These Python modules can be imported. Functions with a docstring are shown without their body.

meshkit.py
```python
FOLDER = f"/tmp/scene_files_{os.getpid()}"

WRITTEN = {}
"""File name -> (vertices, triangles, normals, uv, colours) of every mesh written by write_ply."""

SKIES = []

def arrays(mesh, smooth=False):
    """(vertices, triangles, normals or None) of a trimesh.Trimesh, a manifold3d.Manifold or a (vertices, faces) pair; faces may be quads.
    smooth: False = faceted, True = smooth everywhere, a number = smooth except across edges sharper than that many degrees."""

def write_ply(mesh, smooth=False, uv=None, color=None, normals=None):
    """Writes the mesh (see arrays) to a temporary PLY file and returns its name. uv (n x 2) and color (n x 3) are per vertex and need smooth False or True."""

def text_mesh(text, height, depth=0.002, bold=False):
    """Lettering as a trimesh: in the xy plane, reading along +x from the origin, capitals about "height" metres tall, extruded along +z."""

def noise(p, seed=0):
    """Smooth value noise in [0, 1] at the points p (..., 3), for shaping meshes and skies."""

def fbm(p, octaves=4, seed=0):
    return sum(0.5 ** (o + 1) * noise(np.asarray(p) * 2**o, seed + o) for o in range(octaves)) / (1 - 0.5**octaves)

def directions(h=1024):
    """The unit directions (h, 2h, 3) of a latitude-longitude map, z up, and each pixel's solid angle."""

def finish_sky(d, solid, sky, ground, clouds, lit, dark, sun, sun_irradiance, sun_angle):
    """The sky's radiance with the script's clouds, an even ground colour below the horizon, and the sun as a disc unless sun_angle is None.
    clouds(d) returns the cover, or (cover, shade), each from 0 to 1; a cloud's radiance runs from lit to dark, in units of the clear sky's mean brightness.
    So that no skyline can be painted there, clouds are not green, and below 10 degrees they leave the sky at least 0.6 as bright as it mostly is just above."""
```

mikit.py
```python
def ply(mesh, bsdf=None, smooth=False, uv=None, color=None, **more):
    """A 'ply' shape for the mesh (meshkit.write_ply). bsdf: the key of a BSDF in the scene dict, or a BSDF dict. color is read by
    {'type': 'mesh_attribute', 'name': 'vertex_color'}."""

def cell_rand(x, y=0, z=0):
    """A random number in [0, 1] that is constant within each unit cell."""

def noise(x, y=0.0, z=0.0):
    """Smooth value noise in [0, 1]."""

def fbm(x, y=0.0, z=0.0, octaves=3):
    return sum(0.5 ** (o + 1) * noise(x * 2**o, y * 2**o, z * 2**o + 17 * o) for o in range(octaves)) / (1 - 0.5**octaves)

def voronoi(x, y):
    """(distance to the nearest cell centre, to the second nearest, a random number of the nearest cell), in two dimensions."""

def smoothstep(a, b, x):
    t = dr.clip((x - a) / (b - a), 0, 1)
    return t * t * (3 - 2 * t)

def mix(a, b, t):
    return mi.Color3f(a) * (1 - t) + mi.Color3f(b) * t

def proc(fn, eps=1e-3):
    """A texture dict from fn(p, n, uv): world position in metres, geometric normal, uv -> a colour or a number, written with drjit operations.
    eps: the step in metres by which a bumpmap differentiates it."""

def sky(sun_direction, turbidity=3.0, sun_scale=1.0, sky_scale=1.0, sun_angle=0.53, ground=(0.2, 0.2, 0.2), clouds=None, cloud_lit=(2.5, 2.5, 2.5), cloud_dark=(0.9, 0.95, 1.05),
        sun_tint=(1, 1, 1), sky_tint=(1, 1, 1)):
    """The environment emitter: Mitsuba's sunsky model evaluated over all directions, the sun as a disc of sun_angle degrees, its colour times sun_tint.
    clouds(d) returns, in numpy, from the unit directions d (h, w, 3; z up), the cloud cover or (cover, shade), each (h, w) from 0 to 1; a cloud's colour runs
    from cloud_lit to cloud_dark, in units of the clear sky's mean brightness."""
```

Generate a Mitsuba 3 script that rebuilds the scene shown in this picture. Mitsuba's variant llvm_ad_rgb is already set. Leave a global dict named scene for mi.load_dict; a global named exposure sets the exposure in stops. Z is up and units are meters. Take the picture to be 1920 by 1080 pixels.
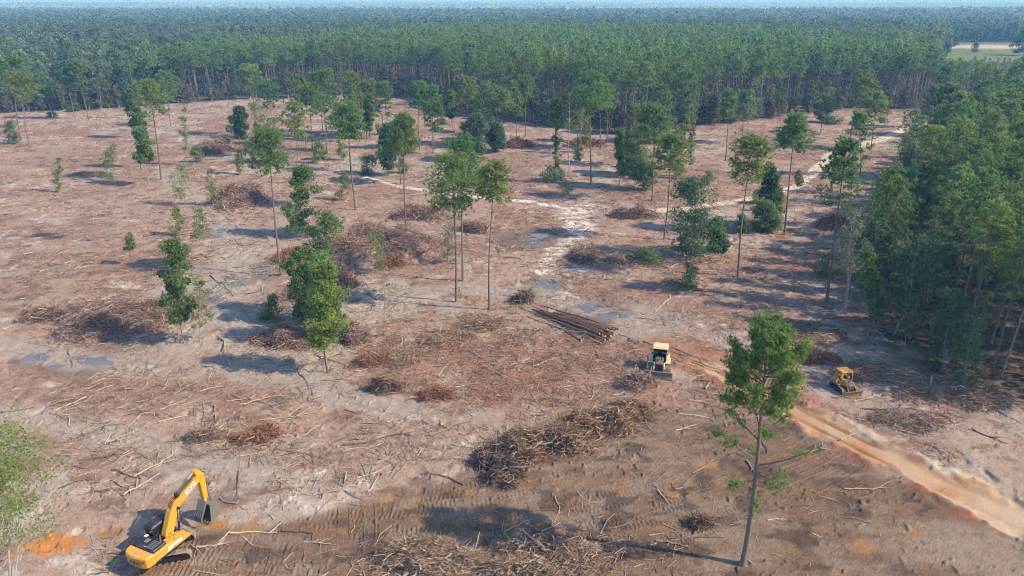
import math, numpy as np, trimesh, mitsuba as mi, mikit, meshkit
from mikit import ply
T = mi.ScalarTransform4f

# ------------------------------------------------------------------ camera, sky, air, exposure
CAM_Z, TILT, HFOV = 42.0, 22.20, 72.0
exposure = 2.16
tl = math.radians(TILT)
scene, labels = {}, {}
HAZE = (1.4e-4, 2.2e-4, 3.4e-4)
scene['haze_air'] = {'type': 'homogeneous', 'albedo': {'type': 'rgb', 'value': [0.52, 0.79, 0.97]},
                     'sigma_t': {'type': 'rgb', 'value': list(HAZE)}}
scene['camera'] = {'type': 'perspective', 'fov': HFOV, 'fov_axis': 'x', 'near_clip': 0.5, 'far_clip': 60000.0,
                   'medium': {'type': 'ref', 'id': 'haze_air'},
                   'to_world': T().look_at(origin=[0, 0, CAM_Z], target=[0, math.cos(tl), CAM_Z - math.sin(tl)], up=[0, 0, 1])}
SUN = (0.737, -0.161, 0.640)
scene['sky'] = mikit.sky(SUN, turbidity=3.0, sky_scale=1.7, sun_angle=0.7)
labels['sky'] = {'kind': 'structure', 'label': 'pale blue sky above the wooded horizon'}

# ------------------------------------------------------------------ materials
def vcol(): return {'type': 'mesh_attribute', 'name': 'vertex_color'}
scene['soil_mat'] = {'type': 'diffuse', 'reflectance': vcol()}
scene['wood_mat'] = {'type': 'twosided', 'bsdf': {'type': 'diffuse', 'reflectance': vcol()}}
scene['leaf_mat'] = {'type': 'principledthin', 'base_color': vcol(), 'roughness': 0.6, 'diff_trans': 1.1, 'spec_trans': 0.0, 'eta': 1.4}
scene['water_mat'] = {'type': 'principled', 'base_color': {'type': 'rgb', 'value': [.135, .13, .125]}, 'roughness': 0.10, 'specular': 0.5}
def rgb(*c): return {'type': 'rgb', 'value': list(c)}
def paint(name, c, rough, metal=0.0, coat=0.0):
    scene[name] = {'type': 'twosided', 'bsdf': {'type': 'principled', 'base_color': c, 'roughness': rough, 'metallic': metal, 'clearcoat': coat}}
def dusty(c, d, lo, k=1.3):
    c, d = list(c), list(d)
    return mikit.proc(lambda p, n, uv: mikit.mix(c, d, mikit.smoothstep(lo, lo + .3, mikit.fbm(p.x * k, p.y * k, p.z * k + 3, 4))))
paint('yellow_paint', dusty((.62, .30, .025), (.46, .28, .12), .50, 1.9), .42, 0, .2)
paint('faded_yellow', dusty((.70, .52, .26), (.48, .38, .26), .5), .5)
paint('old_yellow', dusty((.46, .25, .045), (.24, .15, .075), .46, 2.0), .55)
paint('black_paint', dusty((.018, .019, .022), (.06, .052, .045), .55), .35)
paint('steel', dusty((.20, .19, .18), (.24, .19, .15), .5, 2.0), .45, .35)
paint('track_steel', dusty((.13, .11, .095), (.29, .205, .15), .28, 2.3), .85)
paint('chrome', rgb(.75, .75, .76), .15, 1.0)
paint('rust', dusty((.17, .085, .045), (.26, .15, .085), .5, 2.0), .7)
paint('white_vinyl', rgb(.78, .78, .76), .5)
paint('cab_glass', rgb(.012, .017, .02), .06)
paint('tarp', rgb(.45, .52, .62), .5)

# ------------------------------------------------------------------ helpers
TAB = np.random.default_rng(7).random((512, 512)).astype(np.float32)
def vn(x, y, seed=0):
    x = np.asarray(x, np.float64) + seed * 37.13; y = np.asarray(y, np.float64) + seed * 91.7
    ix = np.floor(x).astype(np.int64); iy = np.floor(y).astype(np.int64)
    fx = x - ix; fy = y - iy
    fx = fx * fx * (3 - 2 * fx); fy = fy * fy * (3 - 2 * fy)
    a, b, c, d = ix & 511, (ix + 1) & 511, iy & 511, (iy + 1) & 511
    return (TAB[a, c] * (1 - fx) + TAB[b, c] * fx) * (1 - fy) + (TAB[a, d] * (1 - fx) + TAB[b, d] * fx) * fy
def fb(x, y, seed=0, o=3):
    return sum(.5 ** (k + 1) * vn(x * 2 ** k, y * 2 ** k, seed + k) for k in range(o)) / (1 - .5 ** o)
def ss(a, b, x):
    t = np.clip((x - a) / (b - a), 0, 1); return t * t * (3 - 2 * t)
def mixc(a, b, t): return a * (1 - t[:, None]) + np.asarray(b) * t[:, None]
def road_side(x, y, pts):
    """+1 on the side towards the right stand, -1 on the side of the worked soil"""
    b = np.full(x.shape, 1e9); sg = np.zeros(x.shape)
    for (x0, y0), (x1, y1) in zip(pts[:-1], pts[1:]):
        dx, dy = x1 - x0, y1 - y0; t = np.clip(((x - x0) * dx + (y - y0) * dy) / (dx * dx + dy * dy), 0, 1); d = np.hypot(x - x0 - t * dx, y - y0 - t * dy)
        m = d < b; b = np.where(m, d, b); sg = np.where(m, -np.sign(dx * (y - y0) - dy * (x - x0)), sg)
    return sg
def poly_dist(x, y, pts):
    """distance to a polyline and the arc length along it"""
    best = np.full(x.shape, 1e9); at = np.zeros(x.shape); run = 0
    for (x0, y0), (x1, y1) in zip(pts[:-1], pts[1:]):
        dx, dy = x1 - x0, y1 - y0; L = math.hypot(dx, dy)
        t = np.clip(((x - x0) * dx + (y - y0) * dy) / L ** 2, 0, 1)
        d = np.hypot(x - x0 - t * dx, y - y0 - t * dy)
        m = d < best; best = np.where(m, d, best); at = np.where(m, run + t * L, at); run += L
    return best, at
def inside(x, y, pts):
    r = np.zeros(x.shape, bool); n = len(pts)
    for i in range(n):
        x0, y0 = pts[i]; x1, y1 = pts[(i + 1) % n]
        if y0 == y1: continue
        r ^= ((y0 > y) != (y1 > y)) & (x < (x1 - x0) * (y - y0) / (y1 - y0) + x0)
    return r
def signed(x, y, pts):
    d, _ = poly_dist(x, y, list(pts) + [pts[0]]); return np.where(inside(x, y, pts), d, -d)
def base_h(x, y):
    x = np.asarray(x, float); y = np.asarray(y, float)
    h = .7 * (fb(x / 38, y / 38, 3, 2) - .5) + .18 * (vn(x / 6, y / 6, 5) - .5)
    return h + (26 * (fb(x / 2200 + 3, y / 2200, 9, 2) - .45) + 14 * ss(3500, 9000, np.hypot(x, y))) * ss(1500, 4500, np.hypot(x, y))
def hz(x, y): return float(base_h(np.array([x]), np.array([y]))[0])
USED = {}
def key(name):
    n = USED.get(name, 0); USED[name] = n + 1
    return name if n == 0 else f'{name}_{n:03d}'
def thing(name, label, cat, group=None):
    k = key(name); labels[k] = {'label': label, 'category': cat}
    if group: labels[k]['group'] = group
    return k
def part(parent, name, shape, label=None, kind=None):
    k = key(parent + '__' + name); scene[k] = shape
    if label or kind: labels[k] = {a: b for a, b in (('label', label), ('kind', kind)) if b}
    return k
class Soup:
    """vertices, faces and per-vertex colours gathered into one mesh"""
    def __init__(s): s.v, s.f, s.c, s.n = [], [], [], 0
    def add(s, v, f, c):
        v = np.asarray(v, float).reshape(-1, 3); c = np.asarray(c, float)
        s.v.append(v); s.f.append(np.asarray(f, int) + s.n); s.c.append(np.broadcast_to(c, v.shape)); s.n += len(v)
    def tube(s, pts, rad, col, sides=5, cap=False):
        p = np.asarray(pts, float); n = len(p); r = np.broadcast_to(np.asarray(rad, float), (n,))
        t = np.gradient(p, axis=0); t /= np.linalg.norm(t, axis=1, keepdims=True) + 1e-9
        ref = np.where(np.abs(t[:, 2:]) < .9, [[0, 0, 1.]], [[1., 0, 0]])
        a = np.cross(t, ref); a /= np.linalg.norm(a, axis=1, keepdims=True) + 1e-9; b = np.cross(t, a)
        an = np.arange(sides) * 2 * np.pi / sides
        v = p[:, None] + r[:, None, None] * (np.cos(an)[None, :, None] * a[:, None] + np.sin(an)[None, :, None] * b[:, None])
        i, j = np.meshgrid(np.arange(n - 1), np.arange(sides), indexing='ij')
        q = np.stack([i * sides + j, i * sides + (j + 1) % sides, (i + 1) * sides + (j + 1) % sides, (i + 1) * sides + j], -1).reshape(-1, 4)
        f = [np.vstack([q[:, [0, 1, 2]], q[:, [0, 2, 3]]])]
        if cap:
            for k in (0, n - 1): f.append(np.array([[k * sides, k * sides + m, k * sides + m + 1] for m in range(1, sides - 1)]))
        c = np.asarray(col, float)
        if c.ndim == 2: c = np.repeat(c, sides, 0)
        s.add(v.reshape(-1, 3), np.vstack(f), c)
    def tris(s, v3, c3):
        """v3: n x 3 x 3 loose triangles, c3: n x 3 colours"""
        n = len(v3); s.add(v3.reshape(-1, 3), np.arange(n * 3).reshape(-1, 3), np.repeat(c3, 3, 0))
    def ply(s, bsdf, **k):
        return ply((np.vstack(s.v), np.vstack(s.f)), bsdf, color=np.vstack(s.c).clip(0.004, .95), **k)
def sticks(so, rng, p, d, L, r, col, bend=.12):
    """many thin crooked three-sided sticks at once: p centre, d direction, L length, r radius"""
    n = len(p); d = d / (np.linalg.norm(d, axis=1, keepdims=True) + 1e-9)
    a = np.cross(d, rng.normal(size=(n, 3))); a /= np.linalg.norm(a, axis=1, keepdims=True) + 1e-9; b = np.cross(d, a)
    an = np.arange(3) * 2 * np.pi / 3
    ring = np.cos(an)[None, :, None] * a[:, None] + np.sin(an)[None, :, None] * b[:, None]
    mid = p + a * (L * bend * rng.uniform(-1, 1, n))[:, None]
    v = np.stack([p[:, None] - d[:, None] * L[:, None, None] / 2 + ring * r[:, None, None],
                  mid[:, None] + ring * r[:, None, None] * .85,
                  p[:, None] + d[:, None] * L[:, None, None] / 2 + ring * r[:, None, None] * .45], 1)
    f1 = np.array([[k * 3 + j, k * 3 + (j + 1) % 3, (k + 1) * 3 + (j + 1) % 3] for k in range(2) for j in range(3)]
                  + [[k * 3 + j, (k + 1) * 3 + (j + 1) % 3, (k + 1) * 3 + j] for k in range(2) for j in range(3)] + [[0, 2, 1], [6, 7, 8]])
    f = (f1[None] + (np.arange(n) * 9)[:, None, None]).reshape(-1, 3)
    so.add(v.reshape(-1, 3), f, np.repeat(col, 9, 0))

# ------------------------------------------------------------------ the ground: one fan-shaped sheet to the horizon, cut into soil, road and tracks
ROAD = [(60, 38), (44.4, 48.8), (41.1, 52.7), (38.3, 56.7), (35.1, 61.2), (31.5, 66.2), (29.8, 71.4), (26.7, 75.8), (23.1, 79.7), (17.2, 86.6)]
SAND_R = [(149.2, 262.8), (119.9, 230.6), (94.1, 206.6), (77.9, 181.2), (70.8, 169.8), (59.5, 159.6), (49.2, 154.0), (39.7, 149.5), (28, 146)]
SAND_M = [(16, 150), (12.5, 142.2), (13.8, 134.7), (9.9, 124.7), (6.7, 118.7), (5.4, 110.7), (6.6, 104.7), (8.5, 98.2)]
SAND_L = [(-41.0, 181.2), (-31.9, 172.5), (-25.8, 167.1), (-20.4, 164.5), (-7.3, 157.2), (4.8, 154.0), (11.4, 149)]
WORKED = [(-35, 40), (-27, 45.5), (-20, 50), (-13, 53.5), (-3.5, 56.5), (0, 56), (2, 60), (10, 65.5), (17, 69), (24, 67), (29, 64), (33, 58), (39, 51.5), (47, 43), (47, 25), (-35, 25)]
PUD = [(6.0, 104.2, 1.9, 2.2, .3), (12.0, 94.3, 2.6, 1.5, -.6), (14.3, 92.2, 1.9, 1.4, .2), (3.6, 127.5, 1.2, 3.6, .5), (5.6, 129.5, 2.2, 1.2, .1), (-57.2, 131.2, 1.1, 2.2, .2),
       (-41.7, 110.7, .7, 2.6, .1), (-44, 105.5, .8, 1.5, .1), (-45.2, 98.4, 1.0, 1.6, 0), (-42.8, 96.5, .9, 1.5, .2), (-52.5, 78.9, 2.2, .9, -.35), (-60.7, 79.7, 1.4, .9, 0), (-56.6, 77.6, .9, .6, 0)]
ys = np.concatenate([[-500, -200, -80, -30, 0, 18, 30, 36], np.arange(39.5, 76, .125)])
st = .118
while ys[-1] < 13000:
    yl = ys[-1]; st = max(st, .0000135 * yl * yl * 2.0 if yl < 330 else .022 * yl); ys = np.append(ys, yl + min(st, .045 * yl))
sc_ = np.concatenate([[-8, -4, -2.4, -1.6, -1.25, -1.08], np.linspace(-1.0, 1.0, 1380), [1.08, 1.25, 1.6, 2.4, 4, 8]])
GW = np.maximum(ys, 36)
GX = (sc_[None, :] * GW[:, None]); GY = np.broadcast_to(ys[:, None], GX.shape)
x, y = GX.ravel(), GY.ravel()
rg = np.random.default_rng(11)
dist = np.hypot(x, y)
h = base_h(x, y)
near = ss(330, 60, dist)
wk = signed(x, y, WORKED) + 5.0 * (fb(x / 4.5, y / 4.5, 21, 3) - .5)
wm = ss(-.9, .9, wk)
rd, ra = poly_dist(x, y, ROAD)
rn = fb(x / 2.2, y / 2.2, 31, 3) - .5
road_w = 2.0 + .7 * ss(40, 0, ra)
rm = ss(.35, -.35, rd - road_w + 2.4 * rn + 1.0 * (vn(ra / 5, ra * 0 + 2, 33) - .5))
sr, _ = poly_dist(x, y, SAND_R); sm_, _ = poly_dist(x, y, SAND_M); sl, _ = poly_dist(x, y, SAND_L)
sn = fb(x / 2.6, y / 2.6, 41, 3) - .5
sR = ss(.5, -.5, sr - 1.2 - .006 * (y - 150).clip(0, 200) + 1.2 * sn); sL = ss(.3, -.3, sl - .9 + 1.6 * sn)
sM = ss(1.2, -.8, sm_ - 1.5 - 1.5 * ss(118, 138, y) + 4.0 * (fb(x / 1.8, y / 1.8, 44, 4) - .5))
rm = rm * ss(.75, .45, (y - 72.5) / 8 + 1.1 * rn)
edge_road = (y < 76) * ss(.5, 1.0, rd / road_w) * ss(1.9, 1.1, rd / road_w)
# relief: lumps, litter, berms beside the road, wheel ruts, bulldozer grouser prints in the worked soil
lump = fb(x / 1.3, y / 1.3, 51, 3) - .5
h = h + near * (.22 * lump * (1 - .8 * rm) * (1 - .55 * wm) + .06 * (vn(x / .7, y / .7, 55) - .5) * (1 - .8 * rm))
h = h + near * (.15 * ss(.70, .95, vn(x / .42, y / .42, 56)) * ss(.45, .62, fb(x / 3.2, y / 3.2, 58, 3)) + .012 * rg.normal(size=x.shape)) * (1 - .75 * rm)
h = h - near * .22 * ss(.72, .9, vn(x / 1.1 + 8, y / 1.1, 59)) * ss(.5, .65, fb(x / 7, y / 7, 60, 2)) * (1 - rm) * (1 - .85 * wm)
h = h + .32 * edge_road * ss(0, 1, (fb(x / 1.2, y / 1.2, 57, 2)) * 1.4 - .2) - .12 * rm
rut = np.zeros(x.shape)
for off in (-.95, .95):
    rut += np.exp(-((rd - .9 - .25 * vn(ra / 9, ra * 0, 3)) / .28) ** 2)
h = h - .11 * rut * rm * ss(.2, .6, vn(ra / 3.5, ra * 0 + 1, 34)) + .05 * rm * (fb(x / .8, y / .8, 35, 2) - .5)
rib = np.zeros(x.shape); ribm = np.zeros(x.shape)
nz = np.where((y > 38) & (y < 74) & (np.abs(x) < 62))[0]
xx, yy = x[nz], y[nz]; rb, rbm = np.zeros(len(nz)), np.zeros(len(nz)); tone = np.zeros(len(nz))
prng = np.random.default_rng(5)
passes = []
for i in range(52):
    R0 = prng.uniform(62, 100); passes.append((-22 + prng.uniform(-7, 7), 142 + prng.uniform(-6, 6), R0, prng.uniform(-2.2, -1.25), prng.uniform(.35, .9)))
for i in range(9):
    passes.append((70 + prng.uniform(-6, 6), 10 + prng.uniform(-5, 5), prng.uniform(34, 78), prng.uniform(1.9, 2.6), prng.uniform(.12, .3)))
for i in range(5):
    passes.append((-60 + prng.uniform(-3, 3), 40, prng.uniform(38, 56), prng.uniform(-.1, .2), prng.uniform(.15, .3)))
for cx, cy, R0, a0, da in passes:
    r = np.hypot(xx - cx, yy - cy); th = np.arctan2(yy - cy, xx - cx)
    on = (th > a0) & (th < a0 + da)
    for sgn in (-1, 1):
        RR = R0 + sgn * 1.1
        w = on & (np.abs(r - RR) < .42)
        s_ = th * RR
        saw = np.abs(((s_ / .40) % 1) - .5) * 2
        rb[w] = (.13 * saw[w] - .07) * ss(.25, .75, vn(s_[w] / 2.2, yy[w] / 1.4, 8) * 1.1); rbm[w] = 1
        tone[w] = prng.uniform(-.12, .14)
        e = on & (np.abs(np.abs(r - RR) - .48) < .07)
        rb[e] = .05; rbm[e] = .5
mk = wm[nz] * ss(.30, .52, fb(xx / 3.6, yy / 3.6, 61, 3))
h[nz] += rb * mk; ribm[nz] = rbm * mk
for px_, py_, a, b, r in PUD:
    ca, sa = math.cos(r), math.sin(r); u = ((x - px_) * ca + (y - py_) * sa) / a; v = (-(x - px_) * sa + (y - py_) * ca) / b
    q = np.sqrt(u * u + v * v); m = q < 2.6
    tgt = hz(px_, py_) + .10 * (q - 1) + .16 * (fb(x / .9, y / .9, 63, 2) - .5)
    h = np.where(m, h * ss(1.1, 2.4, q) + tgt * (1 - ss(1.1, 2.4, q)), h)
# soil colours (albedo), by what the soil is made of
f1 = fb(x / 30, y / 30, 71, 3); f2 = fb(x / 7 + 5, y / 7, 72, 4); f3 = fb(x / 1.6, y / 1.6, 73, 3); f4 = fb(x / .5, y / .35, 74, 2)
PINK, GREY, STRAW, PALE = (.340, .240, .192), (.362, .300, .255), (.245, .145, .108), (.50, .435, .385)
col = np.tile(np.array(PINK), (len(x), 1))
col = mixc(col, GREY, ss(.44, .58, .6 * f1 + .4 * f2)); col = mixc(col, (.265, .165, .128), .8 * ss(.52, .66, fb(x / 17 + 31, y / 13, 69, 4)))
col = mixc(col, STRAW, .85 * ss(.50, .66, .45 * f2 + .55 * fb(x / 3.2, y / 2.0, 76, 4)))
col = mixc(col, PALE, .75 * ss(.60, .74, .5 * fb(x / 9, y / 5, 77, 3) + .5 * f3))
red = np.exp(-(((x + 1) / 22) ** 2 + ((y - 77) / 11) ** 2)) + .8 * np.exp(-(((x - 20) / 12) ** 2 + ((y - 78) / 8) ** 2)) + .7 * np.exp(-(((x + 12) / 9) ** 2 + ((y - 84) / 8) ** 2)); red = ss(.3, .75, red + .9 * (f2 - .5))
col = mixc(col, (.285, .150, .105), .8 * red * ss(.3, .6, f3 + .3 * (f2 - .5)))
dmk = ss(.62, .74, fb(x / 2.6 + 9, y / 1.5, 78, 4)); col = mixc(col, (.12, .085, .072), .6 * dmk)
lit = vn(x / .30, y / .26, 79); lit2 = rg.random(len(x))
litter = ss(.70, .86, .6 * lit + .4 * lit2); col = mixc(col, (.44, .35, .27), .5 * litter * (1 - rm))
col = mixc(col, (.10, .066, .052), .55 * ss(.30, .16, .6 * lit + .4 * lit2) * (1 - rm))
wcol = np.tile(np.array((.195, .130, .092)), (len(x), 1))
wcol = mixc(wcol, (.25, .185, .142), ss(.45, .65, .5 * f2 + .5 * fb(x / 3.5, y / 1.2, 81, 3)))
wcol = mixc(wcol, (.27, .155, .075), .6 * ss(.64, .74, fb(x / 2.4 + 4, y / 1.3 + 7, 83, 4)))
wcol = mixc(wcol, (.085, .060, .050), .7 * ss(.56, .70, fb(x / 3.0 + 2, y / 1.8, 84, 4)))
wcol = mixc(wcol, (.31, .24, .185), .8 * ss(.3, .8, np.exp(-(((x - 41) / 7) ** 2 + ((y - 44) / 5) ** 2)) + .8 * (f2 - .5)))
wcol = wcol * (.9 + .25 * (f4 - .5) + .22 * (lit2 - .5))[:, None]
col = mixc(col, wcol, wm)
for ox, oy, a, b, oc in ((-38.2, 46.3, 2.8, 1.3, (.56, .19, .02)), (-34.2, 47.6, 1.4, .8, (.30, .16, .07)), (-26.0, 48.9, 1.5, .8, (.40, .19, .05)), (-22.6, 48.2, 1.6, 1.0, (.32, .19, .08)), (-11.8, 52.3, 1.5, 1.0, (.33, .22, .12)), (-9.2, 51.6, 1.0, 1.0, (.30, .21, .12)),
                         (19, 57, 1.3, .7, (.36, .18, .06)), (14.5, 52.5, 1.0, .6, (.36, .19, .06)), (34, 47.5, 1.0, .5, (.38, .16, .04)), (29, 46, 1.4, .8, (.33, .18, .07)), (15.0, 60.5, 1.4, .6, (.26, .18, .10))):
    q = np.exp(-(((x - ox) / a) ** 2 + ((y - oy) / b) ** 2)); col = mixc(col, np.array(oc) * .8 + np.array((.2, .14, .1)) * .2, .8 * ss(.28, .70, q + .75 * (fb(x / .7, y / .7, 86, 3) - .5)))
rcol = mixc(np.tile(np.array((.41, .232, .125)), (len(x), 1)), (.47, .32, .21), ss(.35, .7, fb(x / 3, y / 3, 87, 3)))
rcol = mixc(rcol, (.27, .125, .065), .6 * ss(.3, .9, rut + .5 * (f3 - .5)) * ss(.4, .6, fb(x / 2.5, y / 2.5, 88, 2)))
rcol = mixc(rcol, (.50, .40, .30), .6 * ss(.35, .75, np.exp(-(((x - 46) / 9) ** 2 + ((y - 47) / 7) ** 2)) + .6 * (f3 - .5)))
col = mixc(col, rcol, rm)
rside = road_side(x, y, ROAD); side = ss(.55, 1.0, rd / road_w) * ss(2.0, 1.2, rd / road_w) * (1 - rm)
col = mixc(col, (.50, .42, .33), .8 * side * ss(.40, .55, fb(x / 2.5, y / 2.5, 89, 2)) * (rside > 0) * ss(24, 32, x))
col = mixc(col, (.26, .10, .055), .7 * side * ss(.56, .44, fb(x / 2.5, y / 2.5, 89, 2)) * (.3 + .7 * (rside < 0)))
claytrail = ss(.5, .2, (rd - 3.5 - 1.5 * rn) / 3) * ss(62, 70, y) * ss(95, 86, y) * (1 - rm); col = mixc(col, (.27, .125, .075), .65 * claytrail)
SANDC = (.64, .59, .53)
col = mixc(col, (.60, .51, .41), .95 * sR); col = mixc(col, SANDC, .9 * sL); col = mixc(col, SANDC, .92 * sM * ss(.36, .52, fb(x / 1.5, y / 1.1, 92, 3)))
gy = np.exp(-(((x + 46) / 9) ** 2 + ((y - 108) / 34) ** 2)); col = mixc(col, (.335, .29, .255), .7 * ss(.35, .7, gy + .7 * (f2 - .5)))
gy = np.exp(-(((x - 18) / 11) ** 2 + ((y - 90) / 8) ** 2)); col = mixc(col, (.31, .285, .25), .7 * ss(.35, .7, gy + .6 * (f2 - .5)))
for px_, py_, a, b, r in PUD:
    q = np.hypot(x - px_, y - py_) / (1.6 * max(a, b)); col = mixc(col, (.165, .135, .115), .8 * ss(1.5, .75, q + .8 * (f3 - .5)))
for ln_, wl in (([(-56.4, 134.7), (-47.5, 113.3), (-42.5, 97.1), (-34.9, 84.6), (-26.1, 75.8), (-19.1, 70.8), (-11.8, 67.3)], 2.6), ([(-26.1, 75.8), (-22.1, 81.5), (-21.3, 91.4), (-16.6, 101.3), (-8.5, 103.5), (0.0, 101.3), (6.5, 99.2), (13.2, 93.2), (18.7, 89.6)], 1.9), ([(-72.8, 85.2), (-56.6, 80.1), (-44.9, 77.0), (-34.7, 77.0), (-26.8, 74.4)], 2.2), ([(-91.9, 185.1), (-71, 153), (-60.3, 136.4)], 3.0), ([(-58.2, 67.7), (-43.9, 63.2), (-32.0, 58.3), (-23.8, 56.6)], 1.8)):
    dl, al = poly_dist(x, y, ln_); lm = ss(1.1, -.7, (dl - wl + 2.6 * (fb(x / 2, y / 2, 95, 3) - .5)) / 1.2); col = mixc(col, (.345, .295, .255), .8 * lm); rt_ = np.exp(-((dl - 1.0 - .5 * vn(al / 6, al * 0, 97)) / .22) ** 2) * lm * ss(.35, .6, vn(al / 4, al * 0 + 3, 98)); col = mixc(col, (.20, .165, .14), .55 * rt_)
fl = (.075, .062, .042)
EDGE = [(-206.3, 289.4), (-191.5, 296.8), (-162.5, 304.6), (-149.6, 321.5), (-124.4, 330.6), (-100.2, 340.2), (-67.8, 354.6), (-39.0, 330.6), (-27.8, 312.8), (-12.3, 275.5), (0.0, 271.6), (23.1, 256.9),
        (34.3, 240.5), (46.1, 245.8), (63.4, 256.9), (94.4, 275.5), (133.4, 299.9), (148.9, 304.6), (167.0, 300), (182, 275)]
RIGHT = [(80, 60), (62, 63.5), (55.5, 67.0), (51.9, 72.0), (49.9, 77.2), (49.6, 84.6), (52.2, 95.2), (61.3, 113.3), (75.4, 134.7), (98.7, 169.8), (124.4, 201.3), (147.0, 226.0), (168.8, 243.8), (184, 262)]
WOODS = [(-9000, 250), (-206.3, 289.4)] + EDGE[1:] + RIGHT[::-1] + [(130, 55), (400, 30), (9000, 300), (12000, 14000), (-12000, 14000)]
FIELD = [(.585 * 540, 540), (.585 * 800, 800), (1.1 * 800, 800), (1.1 * 540, 540)]
wsd = signed(x, y, WOODS); wd = (wsd > -12) & ~inside(x, y, FIELD)
fcol = mixc(np.tile(np.array((.17, .125, .09)), (len(x), 1)), (.085, .070, .045), ss(.35, .65, fb(x / 2.2, y / 2.2, 99, 3))) * (.75 + .5 * f3)[:, None]
col = mixc(col, fcol, ss(-5, 5, wsd + 9 * (fb(x / 5, y / 5, 94, 3) - .5)) * wd)
fd = inside(x, y, FIELD)
col[fd] = mixc(np.tile(np.array((.17, .20, .075)), (int(fd.sum()), 1)), (.50, .42, .31), ss(690, 712, y[fd] + 30 * (f1[fd] - .5)) * ss(765, 745, y[fd]))
col = (col * (.93 + .20 * (lit2 - .5))[:, None]).clip(.01, .9)
nr, nc = GX.shape
i, j = np.meshgrid(np.arange(nr - 1), np.arange(nc - 1), indexing='ij')
q = np.stack([i * nc + j, i * nc + j + 1, (i + 1) * nc + j + 1, (i + 1) * nc + j], -1).reshape(-1, 4)
GV = np.stack([x, y, h], 1)
def cut(name, sel, label):
    qq = q[sel]; u, inv = np.unique(qq, return_inverse=True); f = inv.reshape(-1, 4)
    scene[name] = ply((GV[u], f), 'soil_mat', smooth=True, color=col[u]); labels[name] = {'kind': 'structure', 'label': label}
qm = rm[q].mean(1) > .5; qs = (np.maximum(np.maximum(sR, sL), sM)[q].mean(1) > .5) & ~qm
qt = (wm[q].mean(1) > .5) & ~qm & ~qs
cut('ground', ~(qm | qs | qt), 'pinkish brown cleared ground littered with straw and broken wood')
cut('dirt_road', qm, 'orange clay haul road crossing the lower right')
cut('path', qs, 'pale sandy track winding through the clearing')
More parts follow.
